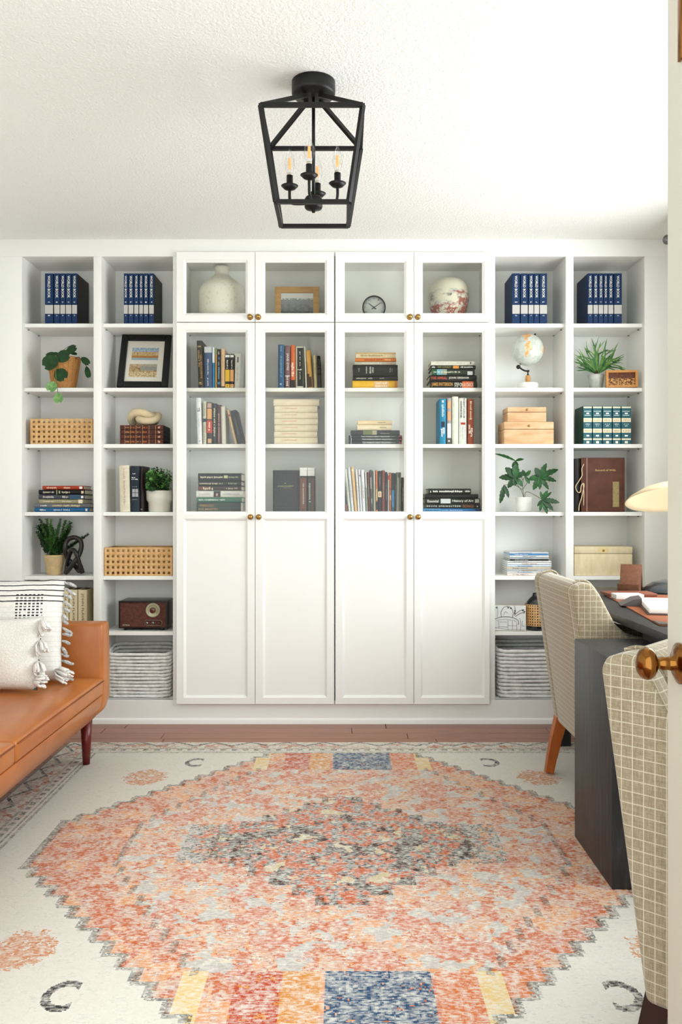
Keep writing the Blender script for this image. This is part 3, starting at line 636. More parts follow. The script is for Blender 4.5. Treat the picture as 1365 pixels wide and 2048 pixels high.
# glazed cabinet 2 right door
G = 'thriller stack under the patched urn'
stack([(860, 955, 762.3, '161414', 'thick black thriller with orange author name at the bottom of the stack under the urn', {'bands': [(0.685, 0.92, 'D8642C')], 'texts': [('JAMES PATTERSON', 0.26, 0.44, 0.62, 'D39A48'), ('STEP ON A CRACK', 0.72, 0.4, 0.55, 'DDD6C8')]}),
       (859.5, 954, 750.2, '1A1818', 'black novel with red title, second from the bottom under the urn', {'texts': [('THE APPEAL', 0.2, 0.34, 0.42, 'C9532C'), ('JOHN GRISHAM', 0.62, 0.42, 0.42, 'DEDCD4')]}),
       (864, 950, 738, '2A332C', 'dark green and blue book in the middle of the stack under the urn', {'bands': [(0.0, 0.12, '20502C'), (0.12, 0.24, '6FA4B8'), (0.24, 0.35, '8A9A8A'), (0.83, 0.95, 'D5D8DC', 0, 0.6)], 'texts': [(28, 0.44, 0.44, 0.25, 'D4D2B8'), (8, 0.12, 0.16, 0.2, 'D8E0E0')]}),
       (863, 952, 730.6, '161616', 'black novel with small yellow picture, second from the top under the urn', {'bands': [(0.49, 0.62, 'D08A38', 0.1, 0.9)], 'texts': [('PAT CONROY', 0.3, 0.3, 0.55, '8E8A58'), (4, 0.05, 0.07, 0.4, 'E0E0DC'), (12, 0.8, 0.28, 0.4, 'D8D8D2')]}),
       (862.3, 950, 722, 'E4E2D4', 'ivory book on top of the stack under the urn', {'texts': [(24, 0.45, 0.7, 0.3, 'C8C6B8'), (1, 0.91, 0.03, 0.5, '4A4A44')]})], CY0, 1, G)
G = 'books in the row under the thriller stack'
uprow([(879.5, 893, 798, '1A88B4', 'bright blue thick book under the thriller stack', {'texts': [('BOURNE' if False else 10, 0.75, 0.3, 0.35, 'B8D0D8'), (7, 0.26, 0.2, 0.3, 'E6EEF0', 0.4), (6, 0.3, 0.16, 0.3, 'E6EEF0', 0.7), (3, 0.93, 0.07, 0.3, 'E6EEF0')], 'bands': [(0.38, 0.5, '1E2E48', 0.25, 0.8)], 'd': 0.16}),
       (894.5, 903.5, 796.3, 'A8A4A8', 'grey book with peach panels and white foot under the thriller stack', {'bands': [(0.77, 0.94, 'E0A878', 0.15, 0.85), (0.52, 0.71, 'E0A878', 0.15, 0.85), (0.14, 0.45, 'E8E8E8', 0.08, 0.92), (0.0, 0.13, '54524F')], 'texts': [(1, 0.06, 0.05, 0.5, 'F2F2EE')]}),
       (904.6, 917.5, 793.3, 'E0E2D4', 'tallest white book under the thriller stack', {}),
       (918.3, 934, 796.3, 'E6E6E2', 'white book with red target mark under the thriller stack', {'bands': [(0.425, 0.47, 'B8341C', 0.25, 0.82)], 'texts': [('ROBERT LUDLUM', 0.78, 0.42, 0.2, '55555A', 0.66), (16, 0.74, 0.38, 0.16, '44444A', 0.3), (14, 0.25, 0.3, 0.1, 'C0C0BC')]}),
       (936, 948.5, 798.3, 'A2492A', 'rust red book at the right end of the row under the thriller stack', {'texts': [(12, 0.7, 0.36, 0.3, 'E0CAA8'), (7, 0.33, 0.2, 0.35, 'F0E0D0', 0.3), (7, 0.26, 0.2, 0.3, 'F0E0D0', 0.65), (3, 0.93, 0.08, 0.3, 'E8D8C0')]})], CY0, 2, G)
G = 'art book stack'
stack([(846.5, 963, 1016.8, '2F78B4', 'blue book at the bottom of the art book stack', {'bands': [(0.0, 0.3, '5A98C8'), (0.9, 1.0, '1E3A6A')], 'texts': [(22, 0.16, 0.26, 0.3, '1E5A80'), (30, 0.5, 0.36, 0.15, 'DCE8F0')]}),
       (853, 961, 1007.7, '1B1A1A', 'black book with spaced white capitals in the art book stack', {'texts': [('B R U C E   S P R I N G S T E E N', 0.32, 0.62, 0.34, 'EDEDE8'), ('SONGS', 0.78, 0.2, 0.62, 'A0623A'), (1, 0.95, 0.03, 0.35, 'D0D0CC')]}),
       (850.5, 960.5, 996.8, '202121', 'black book with white serif title and grey picture in the art book stack', {'bands': [(0.285, 0.465, 'C9CDD0', 0.08, 0.95), (0.91, 0.985, 'BDBDB8', 0.2, 0.85)], 'texts': [('Essential', 0.145, 0.2, 0.5, 'F0F0EC'), ('History of Art', 0.69, 0.38, 0.55, 'E4E4E0')]}),
       (850.5, 957.5, 988, '131313', 'plain black album, second from the top of the art book stack', {}),
       (857.5, 942.5, 977, '161616', 'thin black book with white title on top of the art book stack', {'texts': [('The "Good Seed" Class Field Book 1848', 0.4, 0.76, 0.34, 'E6E6E2') if False else (34, 0.42, 0.76, 0.34, 'E6E6E2'), (6, 0.92, 0.12, 0.3, 'E6E6E2')]})], CY0, 3, G)

# column 6: green law books
y0 = YF+0.05
for i, (a, b2) in enumerate([(1166.5, 1184.5), (1185.2, 1204.5), (1205.2, 1224.3), (1225, 1241.7), (1242.3, 1262.5)]):
    h = Z(812.5, y0)-SHZ[2]
    LC = 'E9DDBE'
    book('teal green law book with cream spine bands, '+('its dark green cover showing' if i == 0 else ORD[i]+' from the exposed green cover'), X(a, y0), X(b2, y0), y0, SHZ[2]+0.0003, h, 0.15, '16402F', spine='155863', group='green law books', rough=0.42, bulge=0.006,
         bands=[(0.945, 0.985, LC), (0.58, 0.685, LC), (0.30, 0.405, LC), (0.11, 0.15, LC), (0.855, 0.87, 'DDE4E0', 0.1, 0.85), (0.75, 0.765, 'DDE4E0', 0.15, 0.8), (0.79, 0.825, 'EDF0EC', 0.35, 0.65), (0.2, 0.24, 'EDF0EC', 0.35, 0.65), (0.02, 0.08, 'E9E4D4', 0.35, 0.65)],
         texts=[(5, 0.525, 0.5, 0.02, 'D8E4E4', 0.5, 'across'), (3, 0.48, 0.3, 0.02, 'D8E4E4', 0.5, 'across'), (6, 0.632, 0.7, 0.03, 'C8B48A', 0.5, 'across'), (6, 0.352, 0.7, 0.03, 'C8B48A', 0.5, 'across')])

# column 5: magazines in two piles
pal = ['E8D8D0', 'D4D6D4', 'B9BEC2', 'E4D2B4', 'C8D4E0', 'E6E6E4', 'DADAD6', '8A8A88', '5C98CC', 'C4CCD4', 'E2E2E0', 'BABEC0']
desc = ['pinkish', 'pale stone', 'grey striped', 'cream', 'pale blue', 'white', 'light grey']
z = SHZ[4]+0.0003; yy = YF+0.06
pb = [1146.3, 1142.3, 1138.2, 1134.2, 1129.5, 1125.5, 1121.6]
for i, pt in enumerate(pb):
    zt = Z(pt, yy); o = R.uniform(-1, 1)
    book('%s magazine in the lower magazine pile beside the chair back' % desc[i], X(1016+o, yy), X(1104+o, yy), yy+R.uniform(0, 0.006), z, zt-z, 0.17, pal[i], lay=True, name='magazine', cat='magazine', group='lower magazine pile', ov=0.001, bulge=0.0005, pmat=M('E9E9E6', 0.5),
         texts=[(18, 0.3+0.1*(i % 3), 0.35, 0.4, ('8A8A8E', '6F98C0', 'B08A60')[i % 3])])
    z = zt+0.0002
d2 = ['dark photo', 'silver grey', 'white', 'bright blue', 'white and grey']
pc = ['4A4A48', 'B4B8BC', 'E6E6E4', '4E94CC', 'D6D8DA']
for i, pt in enumerate([1118.3, 1114.5, 1110.8, 1107.5, 1104.5]):
    zt = Z(pt, yy); o = R.uniform(-0.8, 0.8)
    book('%s magazine in the upper magazine pile' % d2[i], X(1021+o, yy), X(1098.5+o, yy), yy+R.uniform(0, 0.006), z, zt-z, 0.16, pc[i], lay=True, name='magazine', cat='magazine', group='upper magazine pile', ov=0.001, bulge=0.0005, pmat=M('E9E9E6', 0.5),
         texts=[(18, 0.3+0.1*(i % 3), 0.35, 0.4, ('E4E4E4', '6F98C0', '77777A')[i % 3])])
    z = zt+0.0002
# ------------------------------------------------------------------ shelf decor
def loc_on(px, Y, shelf): return (X(px, Y), Y, SHZ[shelf]+0.0003)
def leaf_mb(L, W, fold=0.25, curl=0.2, notch=0.0, n=7, tipw=0.0, teeth=0.0):
    """leaf along +x, width along y, cupped upward; notch>0 gives a heart-shaped tip"""
    mb = MB(); vs = []; 
    for i in range(n+1):
        t = i/n; w = W/2*(math.sin(math.pi*min(t*0.93+0.035, 1))**0.75)
        if notch and t > 0.6: w = W/2*max(0.15, math.sqrt(max(0, 1-((t-0.6)/0.42)**2)))
        if teeth and i % 2: w *= 1-teeth
        zc = -curl*L*t*t; xm = L*t if not notch else L*min(t, 1-notch*max(0, (t-0.7)/0.3))
        vs += [(L*t, -w, zc+fold*w), (xm, 0, zc), (L*t, w, zc+fold*w)]
    fs = []
    for i in range(n): a = 3*i; fs += [(a, a+1, a+4, a+3), (a+1, a+2, a+5, a+4)]
    mb.add(vs, fs); mb.smooth = True
    return mb
def aim(loc, direction, up=(0, 0, 1), roll=0.0):
    d = Vector(direction).normalized(); u = Vector(up); y = u.cross(d)
    y = y.normalized() if y.length > 1e-4 else d.orthogonal().normalized()
    z = d.cross(y); m = Matrix((d, y, z)).transposed().to_4x4()
    m = m @ Matrix.Rotation(roll, 4, 'X'); m.translation = Vector(loc)
    return m
LEAF_D = M('16301A', 0.45, var=0.3, scale=40, col2='244A22', name='dark_leaf'); LEAF_V = M('3C7832', 0.35, col2='86AE6E', scale=55, name='variegated_leaf')
LEAF_M = M('264A22', 0.45, col2='44783A', scale=50, name='mid_green_leaf'); STEM = M('5E6E3E', 0.6); BARK = M('5A4230', 0.8)

# wicker pot with two-lobed trailing leaves (column 1)
Y = YF+0.115; t = thing('potted_plant', 'trailing dark-leaved plant in a woven wicker pot', 'plant', loc_on(128, Y, 1))
hp = Z(717, Y)-SHZ[1]; rt, rb = 0.083, 0.056
WICK = M('B07840', 0.6, col2='D09A5C', scale=90, stretch=(1, 1, 3), bump=0.4, bscale=160, name='wicker')
prof = [(rb*0.9, 0)]
nring = 16
for i in range(nring):
    for q, bul in ((0.15, 0.0), (0.5, 0.0022), (0.85, 0.0)):
        f = (i+q)/nring; prof.append((rb+(rt-rb)*f+bul, hp*f))
prof += [(rt+0.003, hp), (rt-0.004, hp+0.003), (rt-0.01, hp-0.02), (0.001, hp-0.022)]
MB().lathe(prof, 28).build('wicker_pot', WICK, t)
for i in range(20):
    a = 2*math.pi*i/20; MB().bar(((rb+0.001)*math.cos(a), (rb+0.001)*math.sin(a), 0.003), ((rt+0.001)*math.cos(a), (rt+0.001)*math.sin(a), hp), 0.005).build('stake', WICK, t)
def lp(px, py, dy=0): return Vector((X(px, Y+dy)-t.location.x, dy, Z(py, Y+dy)-t.location.z))
lv = [((117, 716), (88, 733), 0.085, -0.10, 0.35, 0), ((112, 716), (139, 711), 0.07, -0.09, 0.2, 0), ((132, 706), (152, 694), 0.045, -0.04, 0.2, 0), ((119, 708), (104, 711), 0.03, -0.05, 0.1, 0),
      ((112, 740), (130, 758), 0.07, -0.115, 0.3, 1), ((110, 764), (98, 782), 0.058, -0.155, 0.3, 2), ((116, 786), (118, 805), 0.05, -0.16, 0.3, 2),
      ((163, 715), (178, 728), 0.035, -0.06, 0.2, 0), ((173, 733), (178, 755), 0.03, -0.05, 0.2, 0), ((108, 705), (92, 711), 0.02, -0.02, 0.1, 0), ((140, 706), (154, 708), 0.016, -0.03, 0.1, 0)]
for (p0, p1, w, dy, cu, kind) in lv:
    a, b2 = lp(*p0, dy), lp(*p1, dy-0.012); d = b2-a
    o = leaf_mb(d.length*1.05, w, 0.18, 0.05, 0.22 if kind else 0.12).build('leaf', LEAF_V if kind == 2 else LEAF_D, t)
    o.matrix_basis = aim(a, d, (0, -1, 0.25))
MB().tube([lp(115, 717, -0.05), lp(112, 725, -0.1), lp(112, 745, -0.125), lp(113, 765, -0.15), lp(116, 787, -0.158)], 0.0016, 6).build('stem', STEM, t)
MB().tube([lp(112, 735, -0.125), lp(111, 752, -0.14), lp(109.5, 765, -0.153)], 0.0015, 6).build('stem', STEM, t)
MB().tube([lp(146, 719, -0.03), lp(158, 714, -0.05), lp(167, 724, -0.055), lp(175, 735, -0.05)], 0.002, 6).build('stem', M('3A2B2A', 0.5), t)
MB().tube([lp(126, 712, -0.03), lp(127, 700, -0.03), lp(138, 692, -0.03)], 0.0012, 6).build('stem', M('4A4038', 0.5), t)
MB().tube([lp(115, 708, -0.04), lp(104, 705, -0.04), lp(92, 711, -0.05)], 0.0012, 6).build('stem', M('4A4038', 0.5), t)

# cane webbing baskets
CANE = M('E2BC86', 0.55, col2='D2A468', scale=35, bump=0.3, bscale=260, name='cane')
def cane_panel(w, h, nx, nz, th=0.0035, rr=0.27):
    mb = MB(); cx_, cz = w/nx, h/nz
    for i in range(nx):
        for k in range(nz):
            ox, oz = -w/2+(i+0.5)*cx_, (k+0.5)*cz
            out = []; inn = []
            for j in range(8):
                a = math.pi/8+j*math.pi/4
                inn.append((ox+cx_*rr*math.cos(a), oz+cz*rr*math.sin(a)))
                q = max(abs(math.cos(a)), abs(math.sin(a))); out.append((ox+cx_/2*math.cos(a)/q, oz+cz/2*math.sin(a)/q))
            vs = [(p[0], -th, p[1]) for p in out]+[(p[0], -th*0.6, p[1]) for p in inn]+[(p[0], 0, p[1]) for p in inn]+[(p[0], 0, p[1]) for p in out]
            corners = [(ox+sx*cx_/2, oz+sz*cz/2) for sx, sz in ((1, 1), (-1, 1), (-1, -1), (1, -1))]
            fs = []
            for j in range(8):
                j2 = (j+1) % 8
                fs += [(j, j2, 8+j2, 8+j), (8+j, 8+j2, 16+j2, 16+j), (16+j, 16+j2, 24+j2, 24+j)]
            base = len(vs)
            for q, (cxx, czz) in enumerate(corners):
                vs += [(cxx, -th, czz), (cxx, 0, czz)]; j = 2*q
                fs += [(j, base+2*q, (j+1) % 8), (24+j, base+2*q+1, 24+(j+1) % 8)]
            mb.add(vs, fs)
    # strands: verticals and diagonals laid over the front
    for i in range(nx+1): mb.box(-w/2+i*cx_-0.0022, -w/2+i*cx_+0.0022, -th-0.0012, -th+0.001, 0, h)
    for k in range(nz+1): mb.box(-w/2, w/2, -th-0.0018, -th+0.001, max(0, k*h/nz-0.0018), k*h/nz+0.0018)
    for i in range(nx):
        for k in range(nz):
            ox, oz = -w/2+i*cx_, k*cz
            if k == 0: continue
            mb.bar((ox-cx_*0.2, -th-0.0015, oz+cz*0.2), (ox+cx_*0.2, -th-0.0015, oz-cz*0.2), 0.0022)
            mb.bar((ox-cx_*0.2, -th-0.0015, oz-cz*0.2), (ox+cx_*0.2, -th-0.0015, oz+cz*0.2), 0.0022)
    return mb
def cane_basket(label, p0, p1, pt, shelf, nx, nz):
    yf = YF+0.045; x0, x1 = X(p0, yf), X(p1, yf); w = x1-x0; dpt = 0.17; z0 = SHZ[shelf]+0.0003; h = Z(pt, yf)-z0
    r = thing('cane_basket', label, 'basket', ((x0+x1)/2, yf, z0))
    n2 = max(4, round(nx*dpt/w))
    front = cane_panel(w, h, nx, nz).build('cane_panel', CANE, r)
    o = child('cane_panel', front.data, None, r, Matrix.Translation((0, dpt, 0)) @ Matrix.Rotation(math.pi, 4, 'Z'))
    side = cane_panel(dpt, h, n2, nz).build('cane_panel', CANE, r); side.matrix_basis = Matrix.Translation((-w/2, dpt/2, 0)) @ Matrix.Rotation(-math.pi/2, 4, 'Z')
    child('cane_panel', side.data, None, r, Matrix.Translation((w/2, dpt/2, 0)) @ Matrix.Rotation(math.pi/2, 4, 'Z'))
    for zz in (0.0046, h): MB().tube([(-w/2, 0, zz), (w/2, 0, zz), (w/2, dpt, zz), (-w/2, dpt, zz)], 0.0042, 8, closed=True).build('rim' if zz > 0.01 else 'foot_rim', CANE, r)
    MB().box(-w/2+0.003, w/2-0.003, 0.003, dpt-0.003, 0.0005, 0.003).build('base', M('A87B44', 0.7), r)
    return r
cane_basket('low cane webbing basket above the six-book stack', 63, 184.5, 839, 2, 12, 5)
cane_basket('low cane webbing basket above the vintage radio', 211, 343.5, 1096, 4, 13, 5)

# thyme-like plant and black knot (column 1)
def sprigs(parent, stems, leafmats, lw=0.004, ll=0.011, step=0.006, seed=3, whorl=3):
    r = random.Random(seed); mbs = [MB() for _ in leafmats]; st = MB()
    for (p, q, bend) in stems:
        p, q = Vector(p), Vector(q); n = max(4, int((q-p).length/step)); pts = []
        for i in range(n+1):
            f = i/n; pts.append(p.lerp(q, f)+Vector(bend)*math.sin(f*math.pi/2)**2*0.5)
        st.tube([pts[0], pts[n//2], pts[n]], 0.0009, 4)
        mb = mbs[r.randrange(len(mbs))]
        for i in range(n//5, n+1):
            d = (pts[min(i+1, n)]-pts[max(i-1, 0)]).normalized()
            for k in range(whorl):
                a = r.uniform(0, 6.28); u = d.orthogonal().normalized(); u.rotate(Matrix.Rotation(a, 3, d))
                e = (u+d*r.uniform(0.2, 0.8)).normalized(); s = e.cross(d).normalized(); l = ll*r.uniform(0.6, 1.15)*(1-0.35*i/n); c0 = pts[i]
                mb.add([c0, c0+e*l*0.5+s*lw/2, c0+e*l, c0+e*l*0.5-s*lw/2], [(0, 1, 2, 3)])
    for mb, mt in zip(mbs, leafmats): mb.build('foliage', mt, parent, kind='stuff')
    st.build('stems', STEM, parent, kind='stuff')
Y = YF+0.12; t = thing('potted_plant', 'bushy thyme-like plant in a tan clay pot beside the black knot', 'plant', loc_on(109, Y, 4))
hp = Z(1109.5, Y)-SHZ[4]
MB().lathe([(0.036, 0), (0.038, 0.002), (0.053, hp-0.006), (0.055, hp), (0.050, hp), (0.047, hp-0.01), (0.001, hp-0.012)], 32).build('pot', M('CDB286', 0.7, var=0.12, scale=40, bump=0.2), t)
MB().lathe([(0.048, hp-0.013), (0.04, hp-0.009), (0.001, hp-0.007)], 20).build('soil', M('2C221C', 0.9, bump=0.5), t)
r = random.Random(5); stems = []
for (px, py) in [(82, 1037), (95, 1034), (104, 1036), (75, 1050), (76, 1062), (80, 1070), (88, 1056), (100, 1044), (104, 1056), (112, 1058), (121, 1037), (119, 1045), (129, 1040), (140, 1042), (142, 1049), (136, 1058), (128, 1062), (96, 1062), (90, 1075), (110, 1070), (118, 1075), (85, 1085), (176, 1068), (165, 1072), (150, 1084), (98, 1084), (107, 1088), (130, 1090), (133, 1075), (84, 1046), (78, 1056), (92, 1048)]:
    for k in range(2):
        dy = r.uniform(-0.05, 0.05) if px < 122 else r.uniform(0.03, 0.08); q = lp(px+r.uniform(-2, 2), max(1041, py+4+r.uniform(-2, 3)), dy); b0 = (r.uniform(-0.03, 0.03), r.uniform(-0.03, 0.03), hp-0.008)
        stems.append((b0, q, (0.0, 0, 0.01)))
sprigs(t, stems, [LEAF_M, LEAF_D, M('4A8A3C', 0.45, col2='74B058', scale=60), LEAF_M], 0.0072, 0.019, 0.0062, 9, 6)
Y2 = YF+0.085; t = thing('knot_sculpture', 'black carved wooden loop knot sculpture beside the tan pot', 'sculpture', loc_on(147, Y2, 4))
def kp(px, py, dy): return (X(px, Y2+dy)-t.location.x, dy, Z(py, Y2+dy)-t.location.z)
EB = M('151311', 0.32, var=0.3, scale=30, stretch=(1, 1, 4), bump=0.15, bscale=80, name='ebony')
def smooth(pts, k=5):
    out = []; n = len(pts); P = [Vector(p) for p in pts]
    for i in range(n-1):
        a, b_, c_, d_ = P[max(i-1, 0)], P[i], P[i+1], P[min(i+2, n-1)]
        for j in range(k):
            u = j/k; out.append(0.5*((2*b_)+(c_-a)*u+(2*a-5*b_+4*c_-d_)*u*u+(3*b_-a-3*c_+d_)*u**3))
    out.append(P[-1]); return out
pth = smooth([kp(131, 1146, 0), kp(137, 1140, -0.008), kp(146, 1128, -0.018), kp(157, 1112, -0.012), kp(163, 1094, 0.0), kp(160, 1080, 0.004), kp(147, 1075, 0.004), kp(134, 1082, 0.004), kp(130, 1097, 0.0), kp(135, 1116, 0.012), kp(148, 1130, 0.018), kp(160, 1143, 0.005)])
MB().tube(pth, [0.0115]*3+[0.0118]*(len(pth)-6)+[0.0125]*3, 12).build('upper_loop', EB, t)
pth = smooth([kp(133, 1145, 0.006), kp(134, 1132, 0.02), kp(138, 1112, 0.0), kp(145, 1100, -0.012), kp(152, 1106, -0.02), kp(158, 1124, -0.012), kp(165, 1146, 0)])
MB().tube(pth, [0.0115]*(len(pth)-4)+[0.013]*4, 12).build('lower_loop', EB, t)

# black frame with two small pictures, leaning (column 2)
def print_city(name, kind):
    m, nt, b = newmat(name); E.nt = nt; x, y, z = e_coords('Generated')
    n = e_noise(x*9, z*7 if kind < 2 else z*6, 0.0, 1.0, 5, 0.75); n2 = e_noise(x*16, z*12, 3.0, 1.0, 4, 0.7)
    if kind == 0:
        c = Col('7A98B4').over('B9C4C8', n2.gt(0.5)).over('C9A878', z.lt(0.66+0*x)*n.gt(0.36)).over('8A6A44', z.lt(0.62)*n2.gt(0.56)).over('B0783C', z.lt(0.34)).over('C9C0A0', (z.lt(0.6)*z.gt(0.35))*n.gt(0.58)).over('8FA9B4', z.lt(0.17))
    elif kind == 1:
        c = Col('B99F74').over('8A6A48', n.gt(0.52)).over('8C948C', (z.gt(0.5)*x.gt(0.4))*n2.gt(0.42)).over('D8C9A0', z.lt(0.4)*n2.gt(0.5)).over('A9622E', n.gt(0.62)).over('B9A88A', z.gt(0.8)*n2.lt(0.5))
    elif kind == 2:                     # misty grey landscape
        c = Col('5C6060').over('A9ACAB', (n*1.3+z*0.9-0.75).clamp()).over('D9DAD8', z.gt(0.76)).over('8C908F', (z.gt(0.6)*z.lt(0.8))*n2.gt(0.5)).over('4A4E4E', z.lt(0.36)*n2.gt(0.45))
    elif kind == 3:                     # carved scene
        c = Col('8A4F24').over('3A1A0C', n2.gt(0.5)).over('D9A860', z.lt(0.55)*n.gt(0.52)).over('5A2A12', z.gt(0.62)*n.gt(0.46)).over('E8D0A0', n2.gt(0.68))
    else:                               # ink sketch
        c = Col('DFE0DC').over('55585A', (n-0.5).abs().lt(0.035)).over('777A7C', (n2-0.5).abs().lt(0.04)*n.gt(0.5)).over('2C2E30', n2.gt(0.72))
    nt.links.new(c.c, b.inputs['Base Color']); b.inputs['Roughness'].default_value = 0.6
    return m
def frame(root, w, h, bw, dep, mat, bevel=0.002):
    for (a, b2, c_, d_) in ((-w/2, -w/2+bw, 0, h), (w/2-bw, w/2, 0, h)): MB().box(a, b2, -dep, 0, c_, d_).build('frame_side', mat, root, bevel=bevel)
    for (c_, d_) in ((0, bw), (h-bw, h)): MB().box(-w/2+bw, w/2-bw, -dep, 0, c_, d_).build('frame_side', mat, root, bevel=bevel)
Yb, Yt = YF+0.085, YF+0.225
h = math.hypot(Z(674.5, Yt)-SHZ[1], Yt-Yb); w = X(341, Yb)-X(236, Yb)
t = thing('framed_picture', 'black frame with two small watercolour city views leaning above the leather volumes', 'picture', (X(287, Yb)-0.004, Yb, SHZ[1]+0.003), (-math.atan2(Yt-Yb, Z(674.5, Yt)-SHZ[1]), 0, math.radians(3)))
w = 0.263
frame(t, w, h, 0.034, 0.02, M('17181A', 0.4), 0.004)
MB().box(-w/2+0.03, w/2-0.03, -0.006, -0.001, 0.03, h-0.03).build('mat_board', M('DDD9CC', 0.7), t)
MB().box(-0.072, 0.068, -0.0068, -0.0058, h*0.53, h*0.765).build('upper_picture', print_city('harbour_watercolour', 0), t)
MB().box(-0.078, 0.066, -0.0068, -0.0058, h*0.205, h*0.45).build('lower_picture', print_city('street_watercolour', 1), t)

# cream knot on the leather volumes
Yk = YF+0.12; zk = Z(850, YF+0.045)+0.0005
t = thing('knot_sculpture', 'smooth cream interlocked loop sculpture on the leather volumes', 'sculpture', (X(291, Yk), Yk, zk))
CK = M('D8C6A2', 0.55, var=0.1, scale=25, bump=0.1, name='cream_stone')
def kq(px, py, dy): return (X(px, Yk)-t.location.x, dy, Z(py, Yk)-zk)
pth = smooth([kq(264, 842, 0.02), kq(263, 834, -0.01), kq(272, 825, -0.035), kq(287, 824, -0.04), kq(301, 829, -0.03), kq(310, 834, 0.0), kq(305, 840, 0.03), kq(285, 842, 0.045), kq(268, 842, 0.035), kq(264, 842, 0.02)], 4)[:-1]
mb = MB().tube(pth, 0.0205, 14, closed=True); mb.build('loop', CK, t)
pth = smooth([kq(281, 836, -0.03), kq(288, 840, -0.052), kq(303, 841, -0.05), kq(315, 837, -0.03), kq(317, 829, 0.0), kq(308, 827, 0.03), kq(293, 829, 0.04), kq(282, 832, 0.02), kq(281, 836, -0.03)], 4)[:-1]
MB().tube(pth, 0.019, 14, closed=True).build('loop', CK, t)
zmin = min(v.co.z for o in t.children for v in o.data.vertices)
for o in t.children: o.location.z -= zmin

# white pot with bushy green plant (column 2)
Y = YF+0.10; t = thing('potted_plant', 'dense green bush in a stepped off-white pot beside the dark brown book', 'plant', loc_on(319, Y, 3))
hp = Z(981.5, Y)-SHZ[3]; r0 = X(345, Y)-X(319, Y)
MB().lathe([(r0*0.8, 0), (r0*0.82, 0.002), (r0*0.84, hp*0.44), (r0*0.98, hp*0.56), (r0*1.02, hp), (r0*0.95, hp), (r0*0.93, hp-0.01), (0.001, hp-0.012)], 36).build('pot', M('DDDACB', 0.6, bump=0.05), t)
r = random.Random(11); stems = []
for k in range(170):
    a = r.uniform(0, 6.28); q = math.sqrt(r.random()); px = 314+q*math.cos(a)*31; top = 940+18*(abs(px-316)/34)**2
    py = r.uniform(top, 984); stems.append(((r.uniform(-0.045, 0.045), r.uniform(-0.045, 0.045), hp-0.008), lp(min(max(px, 296), 341), py, -0.094 if px < 306 else math.sin(a)*q*0.06), (0, 0, 0.03)))
sprigs(t, stems, [LEAF_M, M('4A8A3C', 0.45, col2='7DB062', scale=60), LEAF_D], 0.0080, 0.021, 0.011, 4, 5)

# vintage radio (column 2)
Yr = YF+0.06; t = thing('radio', 'vintage dark walnut table radio with round dial', 'radio', loc_on(287, Yr, 5), (0, 0, 0))
x0, x1 = X(237.5, Yr)-t.location.x, X(334, Yr)-t.location.x; zb, zt = 0.012, Z(1202, Yr)-SHZ[5]
RB = M('15120F', 0.35, coat=0.2, name='radio_case'); 
MB().box(x0, x1, 0.006, 0.165, zb, zt).build('case', RB, t, bevel=0.007)
fr = MB(); fr.box(x0, x1, 0, 0.012, zb, zb+0.007).box(x0, x1, 0, 0.012, zt-0.010, zt).box(x0, x0+0.007, 0, 0.012, zb+0.007, zt-0.01).box(x1-0.006, x1, 0, 0.012, zb+0.007, zt-0.01); fr.build('front_frame', RB, t)
MB().box(x0+0.006, x1-0.005, 0.0035, 0.008, zb+0.006, zt-0.009).build('speaker_grille', M('6B4034', 0.7, col2='4E2C24', scale=60, bump=0.6, bscale=500, name='grille_cloth'), t)
cxr, czr = X(306, Yr)-t.location.x, Z(1220.5, Yr)-SHZ[5]
dial = MB().lathe([(0.036, 0), (0.036, 0.004), (0.033, 0.006), (0.031, 0.0045), (0.001, 0.0045)], 32).xf(Matrix.Rotation(math.pi/2, 4, 'X')).build('dial', M('B9B48E', 0.25, 0.1, var=0.12, scale=200), t, loc=(cxr, 0.004, czr))
MB().lathe([(0.038, 0), (0.038, 0.005), (0.0355, 0.007), (0.0355, 0.0)], 32, cap=False).xf(Matrix.Rotation(math.pi/2, 4, 'X')).build('bezel', M('9A968C', 0.3, 0.9), dial)
MB().lathe([(0.0155, 0.004), (0.0155, 0.014), (0.012, 0.017), (0.001, 0.0175)], 24).xf(Matrix.Rotation(math.pi/2, 4, 'X')).build('tuning_knob', M('5A2A1C', 0.25, coat=0.4), dial)
for i in range(24):
    a = math.radians(-130+i*260/23); MB().bar((0.022*math.sin(a), -0.0049, 0.022*math.cos(a)), (0.029*math.sin(a), -0.0049, 0.029*math.cos(a)), 0.0012).build('tick', M('3A3626', 0.6), dial)
pc = (X(306.5, Yr)-t.location.x, Z(1246, Yr)-SHZ[5])
pill = []
for k in range(24):
    a = 2*math.pi*k/24; pill.append((pc[0]+(0.032 if math.cos(a) > 0 else -0.032)+0.0135*math.cos(a), 0.002, pc[1]+0.0135*math.sin(a)))
MB().tube(pill, 0.0015, 6, closed=True).build('control_surround', M('8E8272', 0.3, 0.7), t)
for q, kx in enumerate((-0.031, 0, 0.03)):
    k = MB().lathe([(0.0075, 0), (0.0075, 0.010), (0.006, 0.012), (0.001, 0.012)], 18).xf(Matrix.Rotation(math.pi/2, 4, 'X')).build('control_knob', M('8C8A86', 0.2, 0.9) if q < 2 else M('5A3A2A', 0.3, 0.5), t, loc=(pc[0]+kx, 0.004, pc[1]))
lettering(t, 'VICTROLA', M('D8D4C8', 0.3, 0.5), (X(252, Yr)-t.location.x, 0.0025, Z(1250.5, Yr)-SHZ[5]), 0.036, 0.008, bold=0.02, name='badge')
for sx in (x0+0.03, x1-0.03):
    for yy in (0.03, 0.13): MB().lathe([(0.009, 0), (0.011, 0.012)], 14, (sx, yy, 0)).build('foot', RB, t)

